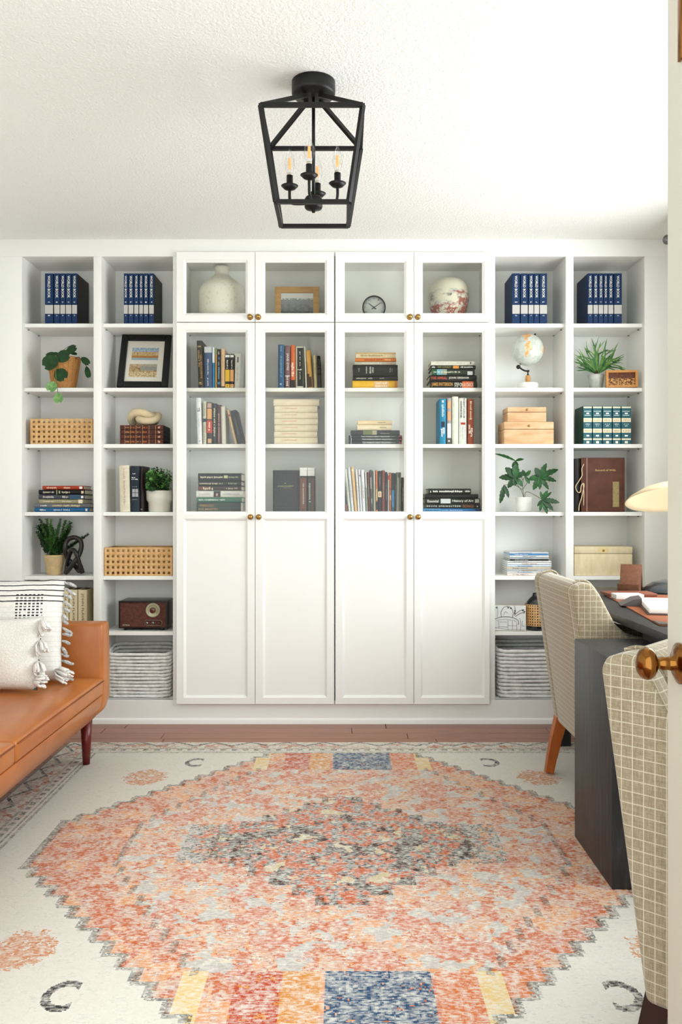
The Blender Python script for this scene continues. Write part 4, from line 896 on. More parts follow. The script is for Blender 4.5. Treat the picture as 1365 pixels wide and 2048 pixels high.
# pale woven baskets on the lowest shelves
def rope_basket(label, p0, p1, pf, pb_, col, seed):
    yf = YF+0.03; x0, x1 = X(p0, yf), X(p1, yf); dpt = 0.215; z0 = ZBOT+0.0004; rows = 13
    h = Z(pf, yf)-z0; hb = Z(pb_, yf+dpt)-z0; r = random.Random(seed)
    t = thing('woven_basket', label, 'basket', ((x0+x1)/2, yf+dpt/2, z0))
    w = (x1-x0)/2; d = dpt/2; MT = M(col, 0.85, col2='D6D4CE', scale=45, bump=0.5, bscale=120, name='painted_seagrass'); rr = h/rows/2
    for k in range(rows):
        f = (k+0.5)/rows; pts = []; ex = 0.93+0.07*f
        n = 56
        for j in range(n):
            a = 2*math.pi*j/n; c_, s_ = math.cos(a), math.sin(a)
            px = (abs(c_)**0.32)*(1 if c_ > 0 else -1)*(w*ex-rr*0.9); py = (abs(s_)**0.32)*(1 if s_ > 0 else -1)*(d*ex-rr*0.9)
            zz = (h+(hb-h)*(py/d*0.5+0.5))*f+0.0011*math.sin(7*a+k)+r.uniform(-0.0006, 0.0006)
            pts.append((px+r.uniform(-0.0008, 0.0008), py+r.uniform(-0.0008, 0.0008), max(zz, rr*1.13)))
        radii = [rr*(1.04 if j % 3 else 0.86)*r.uniform(0.95, 1.05) for j in range(n)]
        MB().tube(pts, radii, 7, closed=True).build('woven_row', MT, t)
    MB().box(-w*0.88, w*0.88, -d*0.88, d*0.88, 0.0005, 0.006).build('base', M('8A8880', 0.9), t)
    return t
rope_basket('whitewashed woven storage basket under the vintage radio', 207, 343.5, 1307, 1282, 'F4F3F0', 1)
rope_basket('whitewashed woven storage basket behind the dining chair under the ink sketch block', 994, 1127, 1300, 1277, 'F0F0EE', 2)

# vases and picture on top of the glazed cabinets (shelf 0)
Y = YF+0.145; t0 = loc_on(444, Y, 0)
hv = Z(534, Y)-SHZ[0]; rv = (X(490, Y)-X(398.5, Y))/2
t = thing('vase', 'cream ceramic jug-shaped vase with chipped paint', 'vase', t0)
m, nt, b = newmat('chipped_cream_glaze'); E.nt = nt; x, y, z = e_coords()
n = e_noise(x, y, z*1.6, 32, 5, 0.7); c = Col('E0DCCB').over('EAE6D8', e_noise(x, y, z, 9, 3)).over('6E6650', n.gt(0.675)*z.lt(0.13)).over('C9C2AA', e_noise(x, y, z, 60, 2).gt(0.62)*0.5)
nt.links.new(c.c, b.inputs['Base Color']); b.inputs['Roughness'].default_value = 0.6
prof = [(rv*0.86, 0), (rv*0.9, 0.004), (rv*0.955, hv*0.12), (rv, hv*0.35), (rv, hv*0.52), (rv*0.955, hv*0.62), (rv*0.80, hv*0.71), (rv*0.55, hv*0.79), (rv*0.37, hv*0.845), (rv*0.31, hv*0.875), (rv*0.295, hv*0.94), (rv*0.315, hv*0.975), (rv*0.30, hv), (rv*0.24, hv), (rv*0.22, hv*0.93), (0.001, hv*0.92)]
MB().lathe([(p.x, p.y) for p in smooth([(a, b_, 0) for a, b_ in prof[1:12]], 3)]+prof[12:], 40).build('body', m, t)
Y = YF+0.14
h = Z(573.5, Y)-SHZ[0]; w = X(639, Y)-X(550, Y)
t = thing('framed_picture', 'light oak photo frame with misty grey landscape', 'picture', (X(594.5, Y), Y, SHZ[0]+0.001), (-0.1, 0, 0))
OAK = M('C9A26A', 0.5, col2='B98C50', scale=12, stretch=(1, 1, 8), name='light_oak')
frame(t, w, h, 0.032, 0.018, OAK, 0.001)
MB().box(-w/2+0.028, w/2-0.028, -0.008, -0.002, 0.028, h-0.028).build('photograph', print_city('misty_landscape', 2), t)
for sx in (-1, 1): MB().box(sx*(w/2-0.019)-0.004, sx*(w/2-0.019)+0.004, -0.0205, -0.0175, 0.040, 0.047).build('corner_pin', M('3A2C1C', 0.4, 0.6), t)
# clock
Y = YF+0.11; rc = (X(772, Y)-X(725, Y))/2; zc = Z(615.5, Y)
t = thing('clock', 'round white clock with black rim and arrow hands', 'clock', (X(748.5, Y), Y, SHZ[0]+0.0003))
hz = zc-SHZ[0]
RX = Matrix.Rotation(math.pi/2, 4, 'X')
MB().lathe([(rc*0.8, -0.03), (rc*0.97, -0.025), (rc, 0.0), (rc, 0.012), (rc*0.9, 0.012), (rc*0.9, 0.004)], 48, cap=False).xf(RX).build('rim', M('17181A', 0.4), t, loc=(0, 0, hz))
MB().lathe([(rc*0.97, -0.02), (rc*0.91, 0.002), (0.001, 0.002)], 48).xf(RX).build('face', M('E4E5E0', 0.5), t, loc=(0, 0, hz))
for a, l, w_ in ((-52, 0.62, 0.0032), (55, 0.72, 0.0032)):
    ra = math.radians(a); d = Vector((math.sin(ra), 0, math.cos(ra)))
    o = Vector((0, -0.0045, hz)); MB().bar(o-d*rc*0.22, o+d*rc*l, 0.005, 0.0022).build('hand', BLACK, t)
for i in range(12):
    ra = math.radians(30*i); lettering(t, str(i if i else 12), M('5A5C58', 0.6), (0.76*rc*math.sin(ra), -0.0032, hz+0.76*rc*math.cos(ra)), 0.009 if i in (0, 10, 11) else 0.005, 0.008, name='numeral')
MB().lathe([(rc*0.91, 0.0085), (0.001, 0.0085)], 48, cap=False).xf(RX).build('glass', CLEAR, t, loc=(0, 0, hz))
MB().box(-0.035, 0.035, -0.008, 0.045, 0, max(0.008, hz-rc*0.93)).build('foot', M('17181A', 0.4), t)
# urn
Y = YF+0.14; hv = Z(558, Y)-SHZ[0]; rv = (X(938.5, Y)-X(858, Y))/2
t = thing('vase', 'rounded urn with cream, grey and red weathered patches', 'vase', loc_on(898, Y, 0))
m, nt, b = newmat('weathered_urn'); E.nt = nt; x, y, z = e_coords()
n = e_noise(x, y, z*2.2, 9, 5, 0.65); n2 = e_noise(x+3, y, z, 30, 4, 0.7); hh = z/hv
c = Col('D6D0BC').over('8C8E8E', ((n-hh*0.25-0.34)*5).clamp()*hh.lt(0.72)).over('5C6064', ((n2-0.5)*6).clamp()*(hh.lt(0.62)*hh.gt(0.3))*(n.gt(0.5))).over('9A4A38', ((0.50+(n-0.5)*1.5+x*1.3-hh)*9).clamp()*n2.gt(0.43)).over('DCD8C8', (n2.gt(0.6))*hh.lt(0.4))
nt.links.new(c.c, b.inputs['Base Color']); b.inputs['Roughness'].default_value = 0.7
prof = [(rv*0.62, 0), (rv*0.66, 0.004), (rv*0.77, hv*0.16), (rv*0.90, hv*0.36), (rv*0.985, hv*0.55), (rv*0.995, hv*0.68), (rv*0.93, hv*0.82), (rv*0.78, hv*0.92), (rv*0.55, hv*0.983), (rv*0.36, hv), (rv*0.32, hv*0.98), (0.001, hv*0.9)]
MB().lathe([(p.x, p.y) for p in smooth([(a, b_, 0) for a, b_ in prof[1:10]], 4)]+prof[10:], 44).build('body', m, t)

# globe (column 5)
Y = YF+0.12; t = thing('globe', 'small antique-style globe on a turned wood post and white base', 'globe', loc_on(1056.5, Y, 1))
def gp(px, py, dy=0): return Vector((X(px, Y)-t.location.x, dy, Z(py, Y)-SHZ[1]))
zb = gp(0, 766.5).z; hpst = gp(0, 751).z-zb
MB().lathe([(0.052, 0), (0.054, 0.003), (0.054, zb-0.004), (0.050, zb), (0.001, zb)], 36).build('base', M('E6E4DE', 0.35, name='white_marble'), t)
MB().lathe([(0.012, zb), (0.0135, zb+hpst*0.12), (0.011, zb+hpst*0.25), (0.0135, zb+hpst*0.35), (0.0135, zb+hpst*0.72), (0.0115, zb+hpst*0.82), (0.0125, zb+hpst*0.9), (0.010, zb+hpst)], 20).build('post', M('C08A50', 0.4, var=0.12, scale=50), t)
IR = M('231F1C', 0.45, 0.5, name='dark_iron')
MB().lathe([(0.005, zb+hpst), (0.006, zb+hpst+0.004), (0.003, zb+hpst+0.009), (0.004, gp(0, 742).z)], 12).build('spindle', IR, t)
pth = smooth([gp(1059, 742), gp(1052, 742), gp(1045, 739), gp(1040, 735)], 4)
MB().tube(pth, [0.0055]*3+[0.0045]*(len(pth)-3), 10).build('arm', IR, t)
MB().ball(gp(1037.5, 734), 0.0115).build('pivot_ball', IR, t)
gc = gp(1056, 700); gr = 0.083
m, nt, b = newmat('antique_map'); E.nt = nt; x, y, z = e_coords()
n = e_noise(x, y, z, 40, 4, 0.6)
def blob(cx_, cz, rx, rz, wob=0.5):
    return ((((x-cx_)/rx)*((x-cx_)/rx)+((z-cz)/rz)*((z-cz)/rz))+(n-0.5)*wob*2).lt(1.0)
front = y.lt(0.02)
land = (blob(-0.012, 0.002, 0.019, 0.022).max(blob(-0.020, -0.022, 0.010, 0.026)).max(blob(-0.010, 0.018, 0.012, 0.014))).max(blob(-0.018, 0.072, 0.026, 0.018)).max(blob(-0.022, 0.045, 0.008, 0.012)).max(blob(0.078, 0.0, 0.014, 0.028)).max(blob(0.01, 0.078, 0.02, 0.006))
c = Col('C9CDC4').over('B9C2B8', n.gt(0.52)).over('D9A46C', land*front).over('E2C49A', land*front*n.gt(0.52)).over('CFA060', (y.gt(0.03))*e_noise(x, y, z, 14, 3).gt(0.52))
nt.links.new(c.c, b.inputs['Base Color']); b.inputs['Roughness'].default_value = 0.35
o = MB().ball((0, 0, 0), gr, 18).build('sphere', m, t); o.location = gc
ax = (gp(1072, 667)-gc).normalized()
MB().tube([gc+ax*gr*0.99, gc+ax*(gr+0.006), gc+ax*(gr+0.012)], [0.004, 0.0055, 0.004], 10).build('axis_pin', IR, t)
MB().tube([gc-ax*gr*0.97, gp(1040, 728)], [0.006, 0.005], 10).build('axis_pin', M('8A6A3C', 0.4, 0.5), t)

# wooden boxes
def wood_box(label, p0, p1, pt, z0, Yb_, dep, mat, lidf, clasp=True, studs=False):
    x0, x1 = X(p0, Yb_), X(p1, Yb_); w = x1-x0; h = Z(pt, Yb_)-z0
    t = thing('wooden_box', label, 'box', ((x0+x1)/2, Yb_, z0))
    MB().box(-w/2, w/2, 0, dep, 0, h*(1-lidf)-0.0008).build('body', mat, t, bevel=0.003)
    ld = MB().box(-w/2, w/2, 0, dep, h*(1-lidf)+0.0008, h).build('lid', mat, t, bevel=0.003)
    if clasp: MB().lathe([(0.006, 0), (0.006, 0.003), (0.003, 0.006), (0.001, 0.0065)], 16).xf(RX).build('clasp', M('A98C50', 0.35, 0.8), ld, loc=(0.0, 0, h*(1-lidf*0.55)))
    if studs: MB().box(-0.028, 0.026, -0.0015, 0.001, h*(1-lidf*0.82), h*(1-lidf*0.1)).build('lock_plate', M('E2CE92', 0.5), ld)
    return t, h
WB = M('C09468', 0.6, col2='DDBE96', scale=9, stretch=(1, 1, 3), bump=0.1, bscale=40, name='reclaimed_wood')
tb, hb = wood_box('larger honey wood box under the small wood box', 1009, 1108.5, 843.5, SHZ[2]+0.0003, YF+0.05, 0.17, WB, 0.33)
wood_box('small honey wood box on the larger wood box', 1016, 1093.5, 814, SHZ[2]+hb+0.0008, YF+0.065, 0.14, WB, 0.34)
wood_box('pale whitewashed wooden chest below the brown album', 1149.5, 1266, 1093.5, SHZ[4]+0.0003, YF+0.045, 0.18, M('EADBBA', 0.7, col2='DCC8A0', scale=14, stretch=(3, 1, 1), bump=0.2, bscale=60, name='whitewashed_wood'), 0.24, True, True)

# aralia (column 5)
Y = YF+0.13; t = thing('potted_plant', 'fingered aralia plant in a small white pot', 'plant', loc_on(1048, Y, 3))
hp = Z(994.5, Y)-SHZ[3]
MB().lathe([(0.034, 0), (0.037, 0.003), (0.041, hp*0.5), (0.0425, hp), (0.038, hp), (0.037, hp-0.008), (0.001, hp-0.01)], 32).build('pot', M('E8E6E0', 0.45), t)
def palm(cpx, cpy, dy, lobes, nrm):
    c0 = lp(cpx, cpy, dy)
    for (px, py, w) in lobes:
        tip = lp(px, py, dy-0.01); d = tip-c0
        o = leaf_mb(d.length, w*0.78, 0.22, 0.12, n=10, teeth=0.22).build('leaf', LEAF_A if (px+py) % 2 else LEAF_D, t)
        o.matrix_basis = aim(c0, d, nrm)
LEAF_A = M('1A3E1E', 0.45, col2='306430', scale=45, name='aralia_leaf')
palm(1031, 955, -0.04, [(1000, 954, 0.05), (1013, 935, 0.06), (1033, 928, 0.055), (1049, 945, 0.045), (1047, 972, 0.04), (1031, 971, 0.045), (1017, 975, 0.045)], (0.1, -1, 0.3))
palm(1080, 953, -0.02, [(1094, 927, 0.04), (1117, 938, 0.045), (1114, 961, 0.04), (1099, 978, 0.035), (1081, 978, 0.035), (1068, 979, 0.045), (1059, 958, 0.045), (1072, 936, 0.05)], (0.05, -1, 0.3))
palm(1085, 999, -0.118, [(1082, 983, 0.022), (1096, 981, 0.028), (1104, 984, 0.024), (1120, 1004, 0.04), (1108, 1020, 0.04), (1096, 1027, 0.035), (1081, 1022, 0.026), (1076, 1012, 0.022)], (0.0, -1, 0.3))
palm(1032, 922, -0.03, [(993, 904, 0.04), (1048, 917, 0.036), (1030, 940, 0.05)], (0.0, -0.6, 0.8))
palm(1009, 970, -0.05, [(1002, 1006, 0.04), (1019, 995, 0.03)], (0.1, -1, 0.1))
palm(1051, 953, -0.02, [(1062, 941, 0.03), (1060, 967, 0.03), (1046, 940, 0.03)], (0, -1, 0.2))
for pts in ([(1049, 996, 0), (1046, 975, 0), (1047, 960, -0.01), (1051, 953, -0.02)], [(1048, 996, 0), (1044, 982, 0), (1035, 968, -0.03), (1031, 955, -0.04)], [(1050, 996, 0), (1052, 985, 0), (1058, 984, -0.03), (1072, 991, -0.08), (1085, 999, -0.118)],
            [(1047, 978, 0), (1055, 966, 0), (1066, 958, -0.01), (1080, 953, -0.02)], [(1046, 960, 0), (1038, 940, -0.01), (1032, 922, -0.03)], [(1046, 980, 0), (1030, 970, -0.03), (1009, 970, -0.05)]):
    MB().tube(smooth([lp(*p) for p in pts], 3), 0.0015, 6).build('stem', M('6E6A48', 0.6), t)

# staghorn fern and carved plaque (column 6)
Y = YF+0.13; t = thing('potted_plant', 'staghorn fern in a small grey stone pot', 'plant', loc_on(1193, Y, 1))
hp = Z(750, Y)-SHZ[1]
MB().lathe([(0.029, 0), (0.031, 0.003), (0.043, hp-0.008), (0.044, hp), (0.039, hp), (0.037, hp-0.008), (0.001, hp-0.01)], 30).build('pot', M('A9ACA0', 0.7, col2='C4C6BC', scale=30, bump=0.15), t)
MB().lathe([(0.009, hp-0.01), (0.010, hp+0.012), (0.006, hp+0.035), (0.002, hp+0.045)], 12).build('stalk', M('4A2C20', 0.8, bump=0.4), t)
FR = [M('3E6C30', 0.45, col2='76A24C', scale=45, name='staghorn_frond'), M('2E5630', 0.45, col2='4E7C44', scale=45)]
base = (1196, 748)
fronds = [((1182, 724), (1154, 696)), ((1188, 716), (1172, 692)), ((1192, 708), (1188, 688)), ((1196, 706), (1205, 685)), ((1170, 728), (1150, 715)), ((1174, 738), (1152, 733)), ((1208, 714), (1232, 698)), ((1212, 722), (1226, 708)), ((1220, 724), (1252, 712)), ((1222, 730), (1250, 716)), ((1215, 731), (1243, 724)), ((1178, 732), (1158, 722))]
rr_ = random.Random(8)
for i, (mid, tip) in enumerate(fronds):
    dy = rr_.uniform(-0.08, 0.06) if tip[0] < 1215 else rr_.uniform(0.03, 0.08); a = lp(*base, 0); b2 = lp(*mid, dy*0.6); c_ = lp(*tip, dy); mb = MB()
    nrm = (0.15*rr_.uniform(-1, 1), -1, 0.25)
    mb.ribbon(smooth([a, a.lerp(b2, 0.5), b2], 3), [0.006, 0.008, 0.010, 0.013, 0.016, 0.018, 0.019], nrm)
    d = c_-b2; s = d.cross(Vector((0, -1, 0))).normalized()
    for k, off in enumerate((-0.85, -0.12, 0.75) if tip[0] > 1160 else (-0.4, -0.1, 0.35)):
        e = b2+d*(1.0 if k == 1 else 0.75)+s*d.length*off*0.9; m1 = b2+d*0.4+s*d.length*off*0.5
        mb.ribbon(smooth([b2-d*0.1+s*off*0.008, m1, e], 3), [0.009, 0.008, 0.007, 0.006, 0.0045, 0.003, 0.0008], nrm)
        e2 = m1+d*0.5+s*d.length*(off+0.25)*0.7; mb.ribbon([m1, m1.lerp(e2, 0.5), e2], [0.007, 0.005, 0.001], nrm)
    mb.build('frond', FR[i % 2], t)
Yp = YF+0.06; h = Z(742.5, Yp)-SHZ[1]; w = X(1274, Yp)-X(1212.5, Yp)
t = thing('carved_plaque', 'small carved wooden scene plaque beside the staghorn fern pot', 'plaque', (X(1243, Yp), Yp, SHZ[1]+0.0015), (-0.06, 0, math.radians(-6)))
frame(t, w, h, 0.012, 0.028, M('C98F50', 0.5, var=0.12, scale=40), 0.002)
MB().box(-w/2+0.011, w/2-0.011, -0.014, -0.002, 0.011, h-0.011).build('carved_scene', print_city('carved_scene', 3), t)

# brown album (column 6)
Ya = YF+0.07; t = thing('album', 'large brown bound record album tied with cream cord', 'album', loc_on(1206, Ya, 3), (0, 0, 0))
def ap(px, py, y=0): return (X(px, Ya+y)-t.location.x, y, Z(py, Ya+y)-SHZ[3])
x0, x1, ht = ap(1163, 0)[0], ap(1250.5, 0)[0], ap(0, 915.5)[2]
BR = M('4E2C20', 0.55, col2='63392A', scale=14, bump=0.2, bscale=300, name='brown_buckram')
MB().box(x0, x1, 0, 0.006, 0, ht).build('cover', BR, t, bevel=0.002)
MB().box(x0, x1, 0.058, 0.064, 0, ht).build('cover', BR, t, bevel=0.002)
MB().box(x0+0.004, x1-0.006, 0.0065, 0.0575, 0.004, ht-0.004).build('pages', M('15120F', 0.8), t)
MB().box(ap(1173.8, 0)[0], ap(1175.5, 0)[0], -0.0006, 0.001, 0.001, ht-0.001).build('hinge_crease', M('9C7A6C', 0.6), t)
MB().box(ap(1226.5, 0)[0], ap(1239, 0)[0], -0.0007, 0.001, ap(0, 1014)[2], ap(0, 963.5)[2]).build('label_strip', M('8A7A48', 0.6, col2='A4946A', scale=120), t)
lettering(t, 'Record of Wills', M('A88C52', 0.4, 0.4), (ap(1212, 0)[0], -0.0012, ap(0, 940.5)[2]), 0.106, 0.0105, bold=0.01)
CO = M('DCC6A0', 0.7, name='cord')
MB().tube(smooth([ap(1168.5, 928.5, -0.002), ap(1164.5, 938, -0.004), ap(1165, 951, -0.004), ap(1158, 963, -0.008), ap(1152, 974, -0.01), ap(1156, 984, -0.01), ap(1161.5, 984, -0.008), ap(1163, 972, -0.005), ap(1167, 967, -0.004), ap(1169, 972, -0.004), ap(1164, 995, -0.005), ap(1159.5, 1010, -0.006), ap(1158.5, 1022, -0.006)], 4), 0.0023, 7).build('cord', CO, t)
MB().tube(smooth([ap(1167, 968, -0.004), ap(1168.5, 985, -0.005), ap(1168, 1011, -0.004)], 4), 0.0021, 7).build('cord', CO, t)
book('black binding standing behind the cream cord of the brown album', X(1146, Ya+0.008), X(1162, Ya+0.008), Ya+0.008, SHZ[3]+0.0003, Z(917.5, Ya+0.008)-SHZ[3], 0.16, '141210')

# ink sketch block and black bottle with cane sleeve (column 5)
Yi = YF+0.045; h = Z(1211.5, Yi)-SHZ[5]; w = X(1053.5, Yi)-X(985, Yi)
t = thing('picture_block', 'wood block print of an ink street sketch', 'picture', (X(1022.5, Yi)-0.001, Yi+0.012, SHZ[5]+0.001), (-0.07, 0, math.radians(-8)))
w = 0.158
MB().box(-w/2, w/2, -0.016, 0, 0, h).build('block', M('D2A86E', 0.6, var=0.1), t, bevel=0.001)
pr = MB().box(-w/2+0.0006, w/2-0.0006, -0.0168, -0.0158, 0.0006, h-0.0006).build('print', M('DDDEDA', 0.6), t)
INK = M('4A4D50', 0.7)
def ink(pts, r=0.0009): MB().tube([(px_*w, -0.0172, pz*h) for px_, pz in smooth2(pts)], r, 4).build('ink_line', INK, pr)
def smooth2(pts): return [(p.x, p.y) for p in smooth([(a, b_, 0) for a, b_ in pts], 4)]
for k, pts in enumerate([[(-0.28, 0.52), (-0.3, 0.72), (-0.2, 0.92), (-0.06, 0.95), (0.05, 0.86), (0.09, 0.7), (0.07, 0.52)], [(-0.5, 0.44), (-0.36, 0.52), (-0.1, 0.55), (0.12, 0.5), (0.25, 0.4), (0.26, 0.25)],
            [(-0.45, 0.4), (-0.2, 0.44), (0.05, 0.42), (0.2, 0.36)], [(0.12, 0.6), (0.22, 0.72), (0.35, 0.82), (0.45, 0.84)], [(0.16, 0.56), (0.24, 0.64), (0.38, 0.72), (0.47, 0.7)], [(0.13, 0.98), (0.16, 0.8), (0.13, 0.6)],
            [(-0.42, 0.95), (-0.40, 0.75), (-0.42, 0.55)], [(-0.38, 0.38), (-0.37, 0.2), (-0.38, 0.08)], [(-0.38, 0.14), (-0.2, 0.15), (-0.08, 0.14)], [(-0.08, 0.4), (-0.08, 0.02)], [(0.06, 0.38), (0.07, 0.02)], [(0.2, 0.33), (0.2, 0.02)],
            [(0.30, 0.5), (0.33, 0.3), (0.32, 0.02)], [(0.38, 0.4), (0.38, 0.2), (0.47, 0.2)], [(-0.5, 0.12), (-0.2, 0.06), (0.1, 0.05), (0.45, 0.04)], [(-0.22, 0.6), (-0.16, 0.75), (-0.08, 0.68)], [(-0.08, 0.2), (0.2, 0.2)], [(-0.34, 0.34), (-0.12, 0.34)]]):
    ink(pts, 0.0016 if k in (0, 1, 3, 4, 5) else 0.0009)
for (a, b_) in ((-0.07, 0.9), (0.02, 0.88), (0.4, 0.8), (0.45, 0.76), (0.15, 0.78), (-0.44, 0.9), (0.14, 0.7)): MB().ball((a*w, -0.0165, b_*h), 0.0055, 5, (1, 0.15, 0.8)).build('ink_blot', INK, pr)
Yv = YF+0.09; t = thing('bottle_vase', 'black bottle vase with cane sleeve beside the ink sketch block', 'vase', loc_on(1073.5, Yv, 5))
def vz(py): return Z(py, Yv)-SHZ[5]
rb = X(1073.5, Yv)-X(1053, Yv)
GB = M('1E2226', 0.18, coat=0.5, name='black_glaze')
pf = [(rb*0.8, 0), (rb*0.98, 0.006), (rb, 0.02), (rb, vz(1209)), (rb*0.93, vz(1203)), (rb*0.62, vz(1196)), (rb*0.40, vz(1192)), (rb*0.34, vz(1188)), (rb*0.38, vz(1186)), (rb*0.28, vz(1186.5)), (rb*0.25, vz(1195)), (0.001, vz(1196))]
MB().lathe([(a, b_*1.0) for a, b_ in pf], 36).build('bottle', GB, t)
z0_, z1_ = vz(1250), vz(1207.5); mbs = cane_panel(2*math.pi*(rb+0.003), z1_-z0_, 28, 8, 0.002, 0.26)
for i, v in enumerate(mbs.v):
    a = v[0]/(rb+0.003)-math.pi/2; r_ = rb+0.003-v[1]; mbs.v[i] = (r_*math.cos(a), r_*math.sin(a), v[2]+z0_)
mbs.build('cane_sleeve', CANE, t)
# ------------------------------------------------------------------ rug
RX0, RY0, RHX, RHY = 0.0, 2.75, 1.27, 1.17
m, nt, b = newmat('distressed_rug'); E.nt = nt; x, y, z = e_coords()
q = 0.004
xq, yq = ((x/q).floor()+0.5)*q, ((y/q).floor()+0.5)*q
ax, ay = xq.abs(), yq.abs()
n1 = e_noise(xq, yq, 0.0, 7, 4, 0.65); n2 = e_noise(xq, yq, 5.0, 26, 4, 0.7); n3 = e_noise(xq, yq*2.5, 9.0, 60, 2, 0.6); n4 = e_noise(xq, yq, 13.0, 13, 3, 0.6)
st = 0.062; yk = (ay/st).floor()*st
f = (0.97-(yk-0.14).max(0.0)*0.80).max(0.27)                        # stepped medallion half width
inside = ax.lt(f); edge = (ax-f).abs().lt(0.013)
hedge = (((ay/st).frac()).lt(0.2))*(ax.lt(f+0.055))*(ax.gt(f-0.012))*ay.gt(0.16)
f2 = f*0.72; in2 = ax.lt(f2)*ay.lt(0.78); edge2 = (ax-f2).abs().lt(0.010)*ay.lt(0.78)
f3 = (0.42-(yk-0.05).max(0.0)*1.1).max(0.0); in3 = ax.lt(f3); edge3 = (ax-f3).abs().lt(0.012)*ay.lt(0.45)
c = Col('D9D6CB').over('C2C1B8', n2.gt(0.55)*0.6).over('B5B4AC', n3.gt(0.6)*0.4)
# sprays on the ground
spray = ((((ax-0.80)*9.0)*((ax-0.80)*9.0)+((ay-0.66)*8.0)*((ay-0.66)*8.0))+(n2-0.5)*2.4).lt(0.55)
c = c.over('C98458', spray*n2.gt(0.42)).over('2E2D2C', (((ax-0.625)*24)*((ax-0.625)*24)+((ay-0.86)*20)*((ay-0.86)*20)-1.0).abs().lt(0.45)*(ax-0.60).gt(0.0)*n2.gt(0.35))
c = c.over('C4683E', inside*1.0).over('D99A6C', inside*n1.gt(0.52)).over('CDA48E', inside*n4.gt(0.55)*0.8).over('A9452C', inside*n2.gt(0.58))
c = c.over('B9B8B4', in2*n4.lt(0.47)*0.9).over('C9785A', in2*n1.lt(0.46)*0.9).over('D8C08A', in2*n2.gt(0.63))
c = c.over('C2623A', in3*0.9).over('3C4650', in3*n2.gt(0.52)).over('24272A', in3*n1.gt(0.53)*0.9).over('C9B892', in3*n4.gt(0.6))
dk = (ax-0.36).abs().lt(0.16)*ay.lt(0.16)*n2.gt(0.5); c = c.over('33373A', dk*0.9)
# blocks at the two ends of the medallion
endz = ay.gt(0.76)*inside
c = c.over('22466A', endz*xq.gt(-0.04)*xq.lt(0.21)*n2.gt(0.38)).over('D08A3C', endz*xq.gt(-0.25)*xq.lt(-0.05)*n2.gt(0.36)).over('B8431F', endz*xq.gt(-0.25)*xq.lt(-0.14)*n2.gt(0.4)).over('D07038', endz*xq.gt(0.215)*n2.gt(0.4)).over('DDBE7E', endz*(ax-0.345).abs().lt(0.03))
c = c.over('2A2927', edge.max(hedge)*n3.gt(0.40)*0.75).over('4A3A34', edge2*n3.gt(0.42)*0.7).over('1E1D1C', edge3*n3.gt(0.4)*0.8)
# border bands
bd = (RHX-ax).min(RHY-ay); along = ((RHX-ax).gt(RHY-ay)); s_ = along*xq+(1.0-along)*yq
band = bd.lt(0.165)
c = c.over('D4D0C4', band).over('BFA290', band*n2.gt(0.5)).over('B06A4C', band*bd.gt(0.03)*bd.lt(0.10)*n4.gt(0.54)).over('3A3836', band*bd.gt(0.02)*bd.lt(0.10)*n2.gt(0.6))
wav = (((s_/0.17).frac()-0.5).abs()*0.11+0.005); c = c.over('2B2A29', (bd-wav).abs().lt(0.008)*bd.lt(0.07)*n3.gt(0.35))
c = c.over('55524E', bd.gt(0.112)*bd.lt(0.135)*(s_/0.05).frac().lt(0.5)*n3.gt(0.38)).over('DAD6CA', bd.gt(0.138)*bd.lt(0.165)).over('8C8880', (bd-0.150).abs().lt(0.004)).over('8C8880', (bd-0.168).abs().lt(0.005)*n3.gt(0.4)).over('9A9088', (bd-0.104).abs().lt(0.005))
c = c.over('E2DFD5', ((n2*0.45+n3*0.55-0.435)*6).clamp()*0.80)          # worn pile
nt.links.new(c.c, b.inputs['Base Color']); b.inputs['Roughness'].default_value = 0.95
bp = nt.nodes.new('ShaderNodeBump'); bp.inputs['Strength'].default_value = 0.35; bp.inputs['Distance'].default_value = 0.003
nt.links.new(e_noise(x*1.0, y*3.0, 0.0, 160, 2).v, bp.inputs['Height']); nt.links.new(bp.outputs[0], b.inputs['Normal'])
rug = thing('area_rug', 'distressed oriental rug with orange stepped medallion on pale ground', 'rug', (RX0, RY0, 0.0))
MB().box(-RHX, RHX, -RHY, RHY, 0.0005, 0.008).build('pile', m, rug, bevel=0.002)
MB().box(-RHX-0.006, -RHX, -RHY, RHY, 0.0005, 0.007).build('bound_edge', M('8C8478', 0.9), rug)
MB().box(RHX, RHX+0.006, -RHY, RHY, 0.0005, 0.007).build('bound_edge', M('8C8478', 0.9), rug)

# ------------------------------------------------------------------ sofa
m, nt, b = newmat('cognac_leather'); E.nt = nt; x, y, z = e_coords()
n = e_noise(x, y, z, 4.5, 4); n2 = e_noise(x*3, y, z, 9, 5, 0.6)
c = Col('A85F28').over('BE7434', ((n-0.35)*2.5).clamp()).over('8A4A20', ((n2-0.55)*2.2).clamp()*0.5)
nt.links.new(c.c, b.inputs['Base Color']); b.inputs['Roughness'].default_value = 0.36; b.inputs['Coat Weight'].default_value = 0.08
bp = nt.nodes.new('ShaderNodeBump'); bp.inputs['Strength'].default_value = 0.12; bp.inputs['Distance'].default_value = 0.004
nt.links.new(e_noise(x*1.5, y*1.2, z, 16, 5, 0.6).v, bp.inputs['Height']); nt.links.new(bp.outputs[0], b.inputs['Normal'])
LEATHER = m
XS, SA0, SA1, SN0 = -1.03, 3.605, 3.72, 1.54
XBk = XL+0.03
sofa = thing('sofa', 'cognac leather sofa with low square arm and tapered legs', 'sofa', (0, 0, 0.0))
def side_arm(y0, y1): return MB().prism([(XS, 0.604), (XS+0.004, 0.40), (XS+0.002, 0.27), (XS-0.018, 0.215), (XS-0.06, 0.19), (XBk+0.02, 0.19), (XBk, 0.604)], y0, y1, 'y')
